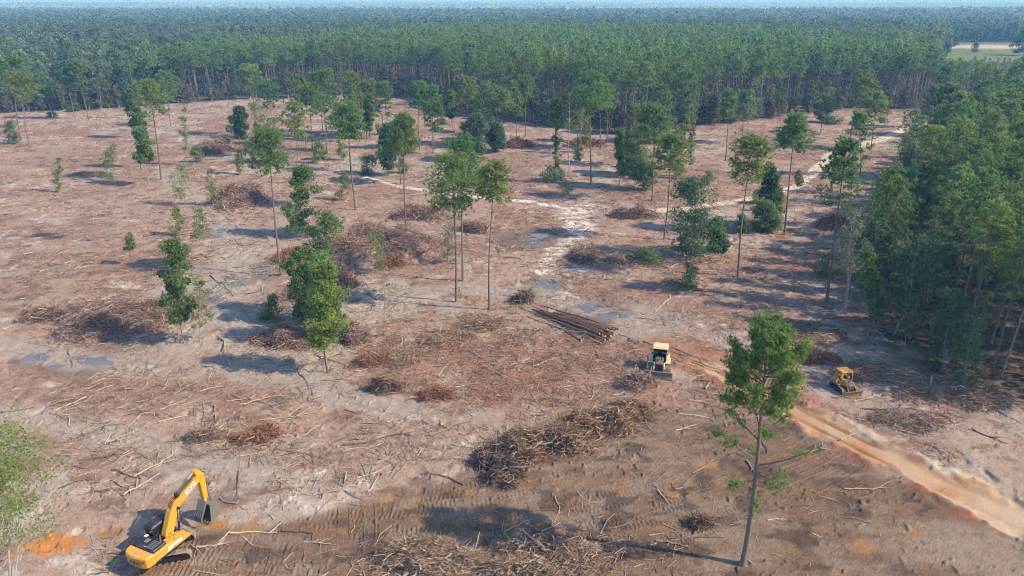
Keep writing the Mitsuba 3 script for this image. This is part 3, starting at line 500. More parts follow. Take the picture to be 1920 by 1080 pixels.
# broadleaf trees and brush inside and along the right stand
hw_lib = []
for i in range(7):
    H = 9 + 8 * srng.random(); tn = [(.11, .18, .085), (.18, .25, .10), (.13, .21, .085), (.22, .26, .14)][i % 4]
    tr, cr = hardwood(2400 + i, H, .12 + .15 * srng.random(), 2.2 + 1.6 * srng.random(), srng.normal(0, .8), tn, 34, 46, 1, .50, .34, column=.3, stems=2, bark=(.33, .30, .27))
    hw_lib.append((tr.ply('wood_mat'), cr.ply('leaf_mat')))
hx, hy = list(px_[mixed]), list(py_[mixed])
ex, ey = gridpts(40, 190, 54, 260, 5.0, wrng); sd = signed(ex, ey, WOODS); ok = (sd > -1.2) & (sd < 9) & in_view(ex, ey, 4); hx += list(ex[ok]); hy += list(ey[ok])
for X, Y in zip(hx, hy):
    tr, cr = hw_lib[srng.integers(7)]
    plant_tree('broadleaf_tree', 'shaded broadleaf tree growing under the pines of the right stand', 'broadleaf tree', 'broadleaf trees in the right stand', tr, cr, (X, Y), srng.uniform(0, 360), srng.uniform(.55, 1.1))
# pale scrub along the foot of the far wood's edge
ed = np.array(EDGE); seg = np.hypot(*(ed[1:] - ed[:-1]).T); cum = np.concatenate([[0], np.cumsum(seg)])
scrub_lib = []
for i in range(6):
    tn = [(.18, .20, .115), (.22, .22, .135), (.135, .175, .085), (.22, .19, .12)][i % 4]
    tr, cr = hardwood(2500 + i, 6 + 6 * srng.random(), .15, 1.8 + 1.2 * srng.random(), srng.normal(0, .5), tn, 22, 26, 1, .75, .5, stems=3, bark=(.36, .32, .28), column=.3)
    scrub_lib.append((tr.ply('wood_mat'), cr.ply('leaf_mat')))
for k in range(210):
    q = srng.uniform(0, cum[-1]); X, Y = np.interp(q, cum, ed[:, 0]) + srng.normal(0, 1.5), np.interp(q, cum, ed[:, 1]) + srng.normal(0, 2.2) - .5
    tr, cr = scrub_lib[srng.integers(6)]
    plant_tree('shrub', 'pale scrubby shrub at the foot of the far pine edge', 'shrub', 'scrub along the far forest edge', tr, cr, (X, Y), srng.uniform(0, 360), srng.uniform(.7, 1.2))
# the mixed woods beyond, tree by tree to about two kilometres, then one rolling canopy
def roundtree(seed, H, R, tone, puffs, leaves, L):
    return hardwood(seed, H, .25, R, 0, tone, puffs, leaves, 1, L, L * .75, limbs=False, column=.1, sides=3)
MT = [(.16, .245, .125), (.13, .215, .11), (.20, .27, .15), (.115, .20, .105), (.21, .265, .17), (.155, .24, .11)]
G3 = [group(f'mixed_tree_{i}', *roundtree(2600 + i, 14 + 8 * srng.random(), 3.5 + 2.5 * srng.random(), tuple(np.array(MT[i]) * (1.25, .8, 1.0, 1.15, .75, 1.0)[i]), 16, 26, 1.25)) for i in range(6)]
G4 = [group(f'small_mixed_tree_{i}', None, roundtree(2700 + i, 14 + 8 * srng.random(), 4.5 + 2.5 * srng.random(), MT[i], 9, 9, 3.0)[1]) for i in range(6)]
mx, my, mp = [], [], []
for x0, x1, y0, y1, sp, gs in ((-820, 820, 250, 1000, 8.0, 0), (-1750, 1750, 1000, 2250, 13.5, 6)):
    ax_, ay_ = gridpts(x0, x1, y0, y1, sp, wrng); dd = np.hypot(ax_, ay_)
    ok = in_view(ax_, ay_) & inside(ax_, ay_, WOODS) & ~inside(ax_, ay_, FIELD) & (dd >= pine_limit(ax_, ay_) + 35 * (fb(ax_ / 40, ay_ / 40, 301, 3) - .5)) & (ay_ > 262)
    ax_, ay_ = ax_[ok], ay_[ok]; mx += list(ax_); my += list(ay_)
    mp += list(gs + (6 * np.clip(.5 * fb(ax_ / 60, ay_ / 60, 320, 2) * 1.6 - .15 + .5 * srng.random(len(ax_)), 0, .999)).astype(int))
instances('mixed_forest', G3 + G4, mx, my, mp, .75, 1.2)
labels['mixed_forest'] = {'label': 'hazy mixed broadleaf forest beyond the pine plantation', 'category': 'forest', 'kind': 'stuff'}
def far_canopy():
    rr = 2150 * 1.021 ** np.arange(90); aa = np.linspace(-.72, .72, 900); A, R_ = np.meshgrid(aa, rr); X, Y = R_ * np.sin(A), R_ * np.cos(A)
    x, y = X.ravel(), Y.ravel(); rg_ = np.random.default_rng(3)
    Z = base_h(x, y) + 13 + 8 * (fb(x / 60, y / 60, 330, 2) - .3) + 7 * (rg_.random(len(x)) - .4)
    t = fb(x / 260, y / 420, 340, 3); c = mixc(np.tile(np.array((.13, .21, .11)), (len(x), 1)), (.19, .25, .14), ss(.35, .65, t)); c = c * rg_.uniform(.65, 1.3, (len(x), 1))
    nr, nc = X.shape; i, j = np.meshgrid(np.arange(nr - 1), np.arange(nc - 1), indexing='ij')
    f = np.stack([i * nc + j, i * nc + j + 1, (i + 1) * nc + j + 1, (i + 1) * nc + j], -1).reshape(-1, 4)
    scene['distant_forest'] = ply((np.stack([x, y, Z], 1), f), 'soil_mat', color=c)
    labels['distant_forest'] = {'label': 'blue distant forest reaching the horizon', 'category': 'forest', 'kind': 'stuff'}
far_canopy()
# trees round the open field at far right
for X, Y, s_ in ((420, 612, 1.35), (438, 735, .6), (399, 640, .55)):
    tr, cr = hardwood(2800 + int(X), 15, .12, 7, 0, (.07, .125, .07), 34, 60, 1, .9, .6, sides=5)
    plant_tree('broadleaf_tree', {420: 'dark round tree standing in the far green field', 438: 'small dark tree on the pale strip of the far field', 399: 'low dark tree at the left end of the far green field'}[X], 'broadleaf tree', None, tr.ply('wood_mat'), cr.ply('leaf_mat'), (X, Y), 0, s_)

# ------------------------------------------------------------------ machines
from shapely.geometry import Polygon, LineString
def bx(x0, x1, y0, y1, z0, z1, b=.035):
    lo, hi = np.array([x0, y0, z0], float), np.array([x1, y1, z1], float); b = min(b, .3 * (hi - lo).min()); pts = []
    for c in np.ndindex(2, 2, 2):
        p = np.where(c, hi, lo); sgn = np.where(c, -1, 1)
        for a in range(3): q = p + sgn * b; q[a] = p[a]; pts.append(q)
    return trimesh.convex.convex_hull(np.array(pts))
def hull(pts): return trimesh.convex.convex_hull(np.asarray(pts, float))
def prism(xz, y0, y1):
    """a side outline in x and z, extruded across the machine"""
    m = trimesh.creation.extrude_polygon(xz if isinstance(xz, Polygon) else Polygon(xz), y1 - y0, engine='earcut'); v = m.vertices
    return trimesh.Trimesh(np.stack([v[:, 0], v[:, 2] + y0, v[:, 1]], 1), m.faces[:, ::-1], process=False)
def plate(xy, z0, z1):
    m = trimesh.creation.extrude_polygon(xy if isinstance(xy, Polygon) else Polygon(xy), z1 - z0, engine='earcut'); m.apply_translation([0, 0, z0]); return m
def rod(a, b, r, n=12): return trimesh.creation.cylinder(r, segment=[a, b], sections=n)
def cat_(*m): return trimesh.util.concatenate(m)
def pipe(pts, r, n=8):
    s_ = Soup(); s_.tube(pts, r, (1, 1, 1), n, True); return trimesh.Trimesh(np.vstack(s_.v), np.vstack(s_.f), process=False)
def stadium(L, Hh): return LineString([(-L / 2 + Hh / 2, Hh / 2), (L / 2 - Hh / 2, Hh / 2)]).buffer(Hh / 2, quad_segs=8)
def track_parts(put, parent, yc, L, Hh, W, nshoe, frame_mat, flat=False):
    out, inn = stadium(L, Hh), stadium(L, Hh).buffer(-.09); belt = [prism(out.buffer(-.03).difference(inn), yc - W * .36, yc + W * .36)]
    ring = out.buffer(-.02).exterior
    for k in range(nshoe):
        d = ring.length * k / nshoe; p, q = ring.interpolate(d), ring.interpolate((d + .02) % ring.length); tx, tz = q.x - p.x, q.y - p.y; l = math.hypot(tx, tz); tx, tz = tx / l, tz / l; nx, nz_ = tz, -tx
        if (p.x * nx + (p.y - Hh / 2) * nz_) < 0: nx, nz_ = -nx, -nz_
        w2 = ring.length / nshoe * .46; g = []
        for a, b in ((-w2, 0), (w2, 0), (w2, .03), (w2 * .4, .03), (w2 * .3, .07), (-w2 * .1, .07), (-w2 * .2, .03), (-w2, .03)): g.append((p.x + tx * a + nx * b, p.y + tz * a + nz_ * b))
        belt.append(prism(Polygon(g).buffer(0), yc - W / 2, yc + W / 2))
    t = put(parent, 'track', cat_(*belt), 'track_steel')
    put(t, 'track_frame', cat_(prism(Polygon([(-L * .36, Hh * .25), (L * .36, Hh * .25), (L * .33, Hh * .62), (-L * .33, Hh * .62)]), yc - W * .30, yc + W * .30), *[rod([k * L * .11, yc - W * .42, Hh * .17], [k * L * .11, yc + W * .42, Hh * .17], Hh * .085) for k in range(-3, 4)]), frame_mat)
    for nm, sx in (('sprocket', -1), ('idler_wheel', 1)):
        c = sx * (L / 2 - Hh / 2); put(t, nm, cat_(rod([c, yc - W * .31, Hh / 2], [c, yc + W * .31, Hh / 2], Hh * .34, 20), rod([c, yc - W * .42, Hh / 2], [c, yc + W * .42, Hh / 2], Hh * .16, 16)), frame_mat)
def putter(M):
    def put(parent, name, mesh, mat, label=None): return part(parent, name, {**ply(mesh, mat, smooth=28), 'to_world': M}, label)
    return put
def frame_matrix(cols, at): m = np.eye(4); m[:3, :3] = np.array(cols, float).T; m[:3, 3] = at; return m
def excavator():
    X, Y = -28.3, 45.3; z0 = hz(X, Y) - .05
    ex = thing('excavator', 'yellow crawler excavator with raised boom and dark cab digging at lower left', 'excavator')
    MU = T().translate([X, Y, z0]).rotate([0, 0, 1], 15).scale(.92); MHs = T().translate([X, Y, z0]).rotate([0, 0, 1], 66).scale(.92)
    pu, ph = putter(MU), putter(MHs)
    for sg in (-1, 1): track_parts(pu, ex, sg * 1.22, 4.5, .98, .62, 46, 'black_paint')
    pu(ex, 'undercarriage', cat_(bx(-.75, .75, -1.0, 1.0, .42, .85), *[hull([(a * .3, 0, .4), (a * .6, 0, .8), (a * 1.4, b * 1.05, .35), (a * 1.7, b * 1.05, .62), (a * 1.1, b * 1.05, .62), (a * .9, b * 1.05, .35), (a * .1, 0, .8)]) for a in (-1, 1) for b in (-1, 1)], rod([0, 0, .8], [0, 0, 1.08], .72, 24)), 'black_paint')
    deck = ph(ex, 'deck', cat_(bx(-2.5, 1.75, -1.38, 1.38, 1.06, 1.30)), 'black_paint')
    cw = Polygon([(-2.05, -1.40), (-2.05, 1.40), (-2.45, 1.40), (-2.82, 1.22), (-3.02, .8), (-3.1, 0), (-3.02, -.8), (-2.82, -1.22), (-2.45, -1.40)])
    lo, hi = np.array(cw.exterior.coords)[:-1], np.array(cw.buffer(-.09, join_style=1).exterior.coords)[:-1]
    cwk = ph(ex, 'counterweight', hull(np.vstack([np.c_[np.array(cw.buffer(-.12).exterior.coords), np.full(len(cw.buffer(-.12).exterior.coords), 1.08)], np.c_[lo, np.full(len(lo), 1.25)], np.c_[lo, np.full(len(lo), 2.12)], np.c_[hi, np.full(len(hi), 2.24)]])), 'yellow_paint')
    tm = meshkit.text_mesh('SANY', .50, .012, bold=True); w = tm.bounds[1, 0]
    tm.apply_transform(frame_matrix([(0, -1.08, 0), (0, 0, 1), (-1, 0, 0)], [-3.085, w * .54, 1.40])); v = tm.vertices.copy()
    yy = np.abs(v[:, 1]); v[:, 0] += np.interp(yy, [0, .8, 1.22, 1.4], [-.01, .075, .27, .6]); tm.vertices = v; ph(cwk, 'lettering', tm, 'black_paint', 'black capital letters across the rear counterweight')
    hood = ph(ex, 'engine_hood', cat_(bx(-2.05, -.62, -1.24, 1.30, 2.05, 2.34, .08)), 'black_paint', 'dark engine cover behind the cab')
    ph(hood, 'vent', cat_(*[bx(-1.86 + k * .17, -1.76 + k * .17, -.95, -.15, 2.335, 2.36, .008) for k in range(6)], bx(-1.5, -1.0, .15, .55, 2.335, 2.40, .02), rod([-.82, -.75, 2.3], [-.82, -.75, 2.72], .07)), 'steel')
    ph(hood, 'sticker', cat_(bx(-.98, -.68, .80, 1.12, 2.338, 2.35, .003), bx(-1.9, -1.8, -.1, .0, 2.338, 2.35, .003)), 'white_vinyl')
    ph(ex, 'side_panel', bx(-2.05, -.05, -1.40, -.55, 1.30, 2.10, .06), 'yellow_paint'); ph(ex, 'side_panel', bx(-2.05, -.66, .52, 1.40, 1.30, 2.08, .06), 'yellow_paint')
    ph(ex, 'fuel_tank', hull([(x_, y_, z_) for x_, z_ in ((-.03, 1.3), (-.03, 2.02), (.95, 1.98), (1.55, 1.62), (1.72, 1.3)) for y_ in (-1.40, -.58)]), 'yellow_paint')
    dec = [prism([(a, 1.46), (a + .16, 1.46), (a + .34, 1.86), (a + .18, 1.86)], -1.412, -1.401) for a in (-.85, -.62, -.39)] + [prism([(-.1, 1.55), (.75, 1.55), (.75, 1.82), (-.1, 1.82)], -1.414, -1.402)]
    ph(ex, 'decal', cat_(*dec), 'white_vinyl', 'white decals along the right side of the body')
    ph(ex, 'handrail', cat_(pipe([(.1, -1.3, 2.0), (.1, -1.3, 2.5), (1.1, -1.3, 2.4), (1.5, -1.3, 1.7)], .022), pipe([(.1, -.7, 2.0), (.1, -.7, 2.5), (.1, -1.3, 2.5)], .022)), 'black_paint')
    ph(cwk, 'reflector', cat_(bx(-2.96, -2.86, -1.16, -.72, 1.80, 1.93, .01)), 'rust', 'small red reflector strip on the counterweight')
    cb = ph(ex, 'cab', cat_(*[hull([(x0 - .05, y0 - .05, 1.3), (x0 + .05, y0 - .05, 1.3), (x0 - .05, y0 + .05, 1.3), (x0 + .05, y0 + .05, 1.3), (x1 - .05, y0 - .05, 3.0), (x1 + .05, y0 - .05, 3.0), (x1 - .05, y0 + .05, 3.0), (x1 + .05, y0 + .05, 3.0)]) for x0, x1, in ((-.52, -.50), (.45, .45), (1.66, 1.28)) for y0 in (.46, 1.36)], bx(-.57, 1.68, .42, 1.41, 1.3, 1.62), bx(-.57, 1.28, .42, 1.41, 2.06, 2.14)), 'black_paint')
    ph(cb, 'cab_roof', hull([(x_, y_, z_) for x_, y_, z_ in ((-.62, .38, 2.98), (-.62, 1.45, 2.98), (1.40, .38, 2.98), (1.40, 1.45, 2.98), (-.5, .5, 3.12), (-.5, 1.33, 3.12), (1.2, .5, 3.12), (1.2, 1.33, 3.12))]), 'black_paint')
    for mm in (bx(-.47, 1.2, 1.365, 1.385, 1.62, 2.98, .004), bx(-.47, 1.2, .44, .46, 1.62, 2.98, .004), hull([(1.60, .5, 1.62), (1.60, 1.32, 1.62), (1.27, .5, 2.98), (1.27, 1.32, 2.98), (1.62, .5, 1.62), (1.62, 1.32, 1.62), (1.29, .5, 2.98), (1.29, 1.32, 2.98)]), bx(-.555, -.535, .5, 1.32, 2.14, 2.98, .004)): ph(cb, 'window', mm, 'cab_glass')
    ph(cb, 'seat', cat_(bx(-.15, .35, .68, 1.15, 1.62, 1.95), bx(-.28, -.1, .68, 1.15, 1.9, 2.6)), 'black_paint')
    for q_ in (-.06, .02, .10): ph(ex, 'hose', pipe([(.35, -.12 + q_ * 2, 2.0), (.75, -.12 + q_ * 2, 3.55), (1.35, -.12 + q_ * 2, 4.62), (2.2, -.12 + q_ * 2, 4.92), (3.6, -.12 + q_ * 2, 5.40), (4.2, -.12 + q_ * 2, 5.75)], .028), 'black_paint')
    y = -.12; bm = Polygon([(.02, 1.55), (-.02, 2.05), (.95, 3.9), (1.5, 4.52), (2.2, 4.72), (4.45, 5.50), (4.82, 5.40), (4.78, 5.08), (2.35, 4.16), (1.85, 3.90), (1.35, 3.1), (.55, 1.55)]).buffer(.06, join_style=1)
    boom = ph(ex, 'boom', cat_(prism(bm, y - .26, y + .26), bx(-.15, .75, y - .48, y - .31, 1.3, 2.0), bx(-.15, .75, y + .31, y + .48, 1.3, 2.0), rod([.3, y - .55, 1.8], [.3, y + .55, 1.8], .11)), 'yellow_paint')
    pd = np.array([2.2, 0, .84]); pd /= np.linalg.norm(pd)
    ph(boom, 'label_plate', prism([tuple(np.array([2.75, 4.52]) + np.array([pd[0], pd[2]]) * a + np.array([-pd[2], pd[0]]) * b) for a, b in ((0, 0), (1.25, 0), (1.25, .42), (0, .42))], y - .335, y - .322), 'white_vinyl')
    tm = meshkit.text_mesh('SANY', .27, .008, bold=True); tm.apply_transform(frame_matrix([tuple(pd * 1.02), (-pd[2], 0, pd[0]), (0, -1, 0)], [2.75 + pd[0] * .14 - pd[2] * .075, y - .336, 4.52 + pd[2] * .14 + pd[0] * .075])); ph(boom, 'lettering', tm, 'black_paint', 'black letters on a white plate on the boom')
    for sg in (-1, 1):
        cy_ = ph(ex, 'boom_cylinder', cat_(rod([1.15, y + sg * .43, 1.35], [1.42, y + sg * .43, 2.75], .095), rod([1.68, y + sg * .30, 3.95], [1.68, y + sg * .50, 3.95], .12)), 'black_paint'); ph(cy_, 'piston', rod([1.40, y + sg * .43, 2.65], [1.68, y + sg * .43, 3.95], .055), 'chrome')
    a1, a2 = np.array([2.05, y, 5.05]), np.array([4.28, y, 6.02]); am = a1 + (a2 - a1) * .62
    cy_ = ph(ex, 'stick_cylinder', cat_(rod(a1, am, .10), bx(1.9, 2.2, y - .2, y + .2, 4.8, 5.15)), 'black_paint'); ph(cy_, 'piston', rod(am, a2, .06), 'chrome')
    st = ph(ex, 'stick', cat_(prism(Polygon([(4.12, 6.02), (4.40, 6.12), (4.98, 5.35), (5.02, 4.6), (4.93, 2.15), (4.62, 2.05), (4.52, 4.4), (4.42, 5.15)]).buffer(.05, join_style=1), y - .20, y + .20), rod([4.62, y - .34, 5.28], [4.62, y + .34, 5.28], .14)), 'yellow_paint')
    c1, c2 = np.array([5.10, y, 5.25]), np.array([5.28, y, 2.95]); cm = c1 + (c2 - c1) * .6
    cy_ = ph(ex, 'bucket_cylinder', cat_(rod(c1, cm, .085), bx(4.9, 5.2, y - .12, y + .12, 5.1, 5.4)), 'black_paint'); ph(cy_, 'piston', rod(cm, c2, .05), 'chrome')
    ph(st, 'linkage', cat_(*[rod([5.28, y + q, 2.95], [4.85, y + q, 2.5], .06) for q in (-.26, .26)], *[rod([5.28, y + q, 2.95], [5.35, y + q, 1.95], .055) for q in (-.12, .12)]), 'steel')
    prof = [(4.62, 2.10), (5.05, 2.12), (5.52, 1.82), (5.72, 1.25), (5.56, .66), (5.10, .34), (4.45, .30)]; yl, yr = y - .68, y + .68
    shell = LineString(prof).buffer(.05, cap_style=2); sidep = Polygon(prof + [(4.55, 1.2)]).buffer(.03)
    bk = ph(ex, 'bucket', cat_(prism(shell, yl, yr), prism(sidep, yl, yl + .05), prism(sidep, yr - .05, yr), *[prism([(4.55, 1.9), (5.1, 2.15), (4.95, 2.4), (4.65, 2.35)], y + q - .03, y + q + .03) for q in (-.24, .24)]), 'steel')
    for k in range(5):
        yk = yl + .1 + k * .29; ph(bk, 'tooth', hull([(4.5, yk - .06, .22), (4.5, yk + .06, .22), (4.5, yk - .06, .38), (4.5, yk + .06, .38), (4.12, yk - .03, .27), (4.12, yk + .03, .27)]), 'steel')
    th = ph(ex, 'thumb', cat_(prism(Polygon([(4.58, 2.5), (4.42, 2.6), (3.95, 1.75), (4.1, 1.62)]), y - .45, y + .45)), 'steel')
    for k in range(5):
        yk = y - .42 + k * .21; ph(th, 'tine', prism(LineString([(4.05, 1.75), (3.72, 1.25), (3.62, .72)]).buffer(.07, cap_style=2), yk - .045, yk + .045), 'steel')
excavator()
def dozer(at, ang, name, label, body, canopy, blade, closed, s=1.0):
    z0 = hz(*at) - .05; t = thing(name, label, name); M = T().translate([at[0], at[1], z0]).rotate([0, 0, 1], ang).scale(s); p = putter(M)
    for sg in (-1, 1): track_parts(p, t, sg * 1.08, 3.1, 1.0, .72 if not closed else .5, 36, 'black_paint')
    p(t, 'body', cat_(bx(-1.45, 1.25, -.70, .70, .45, 1.15), bx(-1.5, -.9, -.72, .72, 1.1, 1.75)), 'black_paint')
    hd = p(t, 'engine_hood', hull([(.15, -.5, 1.1), (.15, .5, 1.1), (.15, -.5, 1.86), (.15, .5, 1.86), (1.55, -.48, .75), (1.55, .48, .75), (1.55, -.46, 1.60), (1.55, .46, 1.60), (.15, -.5, .8), (.15, .5, .8)]), body if closed else 'steel')
    p(hd, 'hood_cover', hull([(.2, -.42, 1.872), (.2, .42, 1.872), (1.5, -.40, 1.622), (1.5, .40, 1.622), (.2, -.42, 1.90), (.2, .42, 1.90), (1.5, -.40, 1.65), (1.5, .40, 1.65)]), 'steel', 'pale grey top of the engine hood')
    p(hd, 'grille', cat_(*[bx(1.56, 1.59, -.40, .40, .85 + k * .1, .91 + k * .1, .005) for k in range(7)]), 'black_paint'); p(hd, 'exhaust_stack', cat_(rod([.75, .22, 1.7], [.75, .22, 2.35], .055), rod([1.05, -.2, 1.65], [1.05, -.2, 1.95], .08)), 'black_paint')
    for sg in (-1, 1): p(t, 'fender', cat_(bx(-1.2, .45, sg * .98 - .34, sg * .98 + .34, 1.12, 1.24), hull([(-1.3, sg * .70, 1.24), (-.1, sg * .70, 1.24), (-1.3, sg * 1.2, 1.24), (-.1, sg * 1.2, 1.24), (-1.3, sg * .7, 1.85), (-.45, sg * .7, 1.85), (-1.3, sg * 1.15, 1.72), (-.55, sg * 1.15, 1.72)])), body)
    if closed:
        arcs = lambda y_: [(.30, y_, 1.25), (.42, y_, 2.0), (.30, y_, 2.6), (-.05, y_, 2.92)]
        cab = p(t, 'cab_frame', cat_(*[pipe(arcs(q), .075) for q in (-.82, .82)], *[bx(-1.25, -1.11, q - .07, q + .07, 1.2, 2.95, .02) for q in (-.82, .82)], *[bx(-.62, -.5, q - .05, q + .05, 1.2, 2.95, .02) for q in (-.82, .82)], bx(-1.22, .3, .78, .86, 1.2, 1.75, .02), bx(-1.22, .3, -.86, -.78, 1.2, 1.6, .02), bx(-1.22, -1.14, -.8, .8, 1.2, 2.2, .02), bx(-.2, .75, -.78, .30, 1.12, 1.32, .03)), canopy)
    else:
        cab = p(t, 'cab_frame', cat_(*[bx(a - .06, a + .06, q - .06, q + .06, 1.2, 2.95, .02) for a in (-1.15, .12) for q in (-.74, .74)], *[bx(-1.15, .12, q - .05, q + .05, 1.95, 2.05, .02) for q in (-.74, .74)]), 'black_paint')
        for mm in (bx(-1.1, .08, .72, .74, 2.05, 2.9, .004), bx(-1.1, .08, -.74, -.72, 2.05, 2.9, .004), bx(-1.17, -1.15, -.7, .7, 1.9, 2.9, .004)): p(cab, 'window', mm, 'cab_glass')
    p(cab, 'roof', hull([(a, b, z_) for a, b, z_ in [(-1.34, -.92, 2.95), (-1.34, .92, 2.95), (.30, -.92, 2.95), (.30, .92, 2.95), (-1.2, -.8, 3.10), (-1.2, .8, 3.10), (.12, -.8, 3.10), (.12, .8, 3.10), (-1.34, -.92, 3.02), (-1.34, .92, 3.02), (.30, -.92, 3.02), (.30, .92, 3.02)]]), canopy)
    p(cab, 'seat', cat_(bx(-.75, -.25, -.27, .27, 1.3, 1.62), bx(-.9, -.72, -.27, .27, 1.55, 2.2)), 'black_paint' if not closed else body); p(cab, 'control_lever', cat_(*[rod([.02, q, 1.3], [-.05, q * 1.05, 1.9], .03) for q in (-.5, -.42, .45)]), 'black_paint')
    for sg in (-1, 1):
        p(t, 'push_arm', pipe([(-.1, sg * .66, .55), (1.3, sg * .66, .50), (2.15, sg * .60, .34)], .11, 6), body)
        cyl = p(t, 'lift_cylinder', rod([1.15, sg * .58, 1.62], [1.72, sg * .60, 1.05], .075), body); p(cyl, 'piston', rod([1.70, sg * .60, 1.07], [2.15, sg * .62, .62], .045), 'chrome')
    w = 1.62 if not closed else 1.30; bp = LineString([(2.36, .98), (2.22, .72), (2.20, .40), (2.30, .14), (2.42, .02)]).buffer(.04, cap_style=2)
    bl = p(t, 'blade', cat_(prism(bp, -w, w), *[prism([(2.05, .25), (2.22, .25), (2.24, .8), (2.12, .8)], q - .04, q + .04) for q in (-1.0, -.3, .3, 1.0)], bx(2.10, 2.24, -w * .95, w * .95, .86, .96, .02)), blade); p(bl, 'cutting_edge', bx(2.40, 2.46, -w, w, -.02, .16, .01), 'steel')
    if not closed: p(t, 'mirror', cat_(bx(.2, .25, -1.0, -.84, 2.2, 2.5, .01), bx(.2, .25, .84, 1.0, 2.2, 2.5, .01)), 'black_paint')
dozer((18.0, 76.3), -103, 'bulldozer', 'bulldozer with pale yellow roof and dark open cab near the log pile', 'faded_yellow', 'faded_yellow', 'steel', False)
dozer((38.6, 71.6), -78, 'crawler_loader', 'small old yellow crawler with rounded cab frame and rusty blade near the right stand', 'old_yellow', 'old_yellow', 'rust', True, .80)

# ------------------------------------------------------------------ the log pile, fallen wood, brush
drng = np.random.default_rng(23)
def log(t, a, b, r0, r1, col, cutcol=(.52, .34, .19)):
    a, b = np.array(a, float), np.array(b, float); so = Soup(); tt = np.linspace(0, 1, 7); w = drng.normal(0, .05, (7, 3)); w[0] = w[-1] = 0
    so.tube(a + np.outer(tt, b - a) + w, r0 + (r1 - r0) * tt, np.asarray(col) * drng.uniform(.8, 1.2), 8); part(t, 'bark', so.ply('wood_mat', smooth=True))
    d = (b - a) / np.linalg.norm(b - a); n1 = np.cross(d, [0, 0, 1]); n1 /= np.linalg.norm(n1); n2 = np.cross(d, n1); an = np.arange(10) * .6283
    for p_, r_, sg in ((a, r0, -1), (b, r1, 1)):
        c = Soup(); ring = p_ + sg * d * .012 + r_ * .97 * (np.cos(an)[:, None] * n1 + np.sin(an)[:, None] * n2); c.add(np.vstack([ring, p_ + sg * d * .012]), [[k, (k + 1) % 10, 10] for k in range(10)], np.array(cutcol) * drng.uniform(.85, 1.15)); part(t, 'cut_face', c.ply('wood_mat'))
NTH = 'first second third fourth fifth sixth seventh eighth ninth tenth eleventh twelfth thirteenth fourteenth fifteenth sixteenth seventeenth eighteenth'.split()
butt, top = np.array([12.6, 85.6]), np.array([3.9, 93.6]); dd_ = (top - butt) / np.linalg.norm(top - butt); nn = np.array([-dd_[1], dd_[0]])
for k in range(32):
    lay = 0 if k < 18 else (1 if k < 28 else 2); off = [(k - 7.5) * .33, (k - 22.5) * .38 + .2, (k - 29.5) * .42 - .3][lay] + drng.normal(0, .08); r = drng.uniform(.10, .165)
    p0 = butt + nn * (off * -1) + dd_ * drng.uniform(-1.4, 1.4); p1 = top + nn * (off * -.62 + drng.normal(0, .55)) + dd_ * drng.uniform(-3.0, 1.4)
    zb = hz(*butt) + .08 + .24 * lay; t = thing('log', f'{NTH[k if lay == 0 else k - 18 if lay == 1 else k - 28]} log from the puddle side in the {("bottom", "second", "top")[lay]} layer of the log pile', 'log', 'logs of the felled pile')
    log(t, [*p0, zb + r], [*p1, hz(*top) + .06 + .16 * lay], r, drng.uniform(.045, .08), (.20, .125, .092))
for a, b in (((7.3, 86.9), (9.2, 83.9)),):
    t = thing('log', 'short log lying apart just in front of the log pile', 'log'); log(t, [*b, hz(*b) + .22], [*a, hz(*a) + .17], .15, .12, (.12, .085, .065))
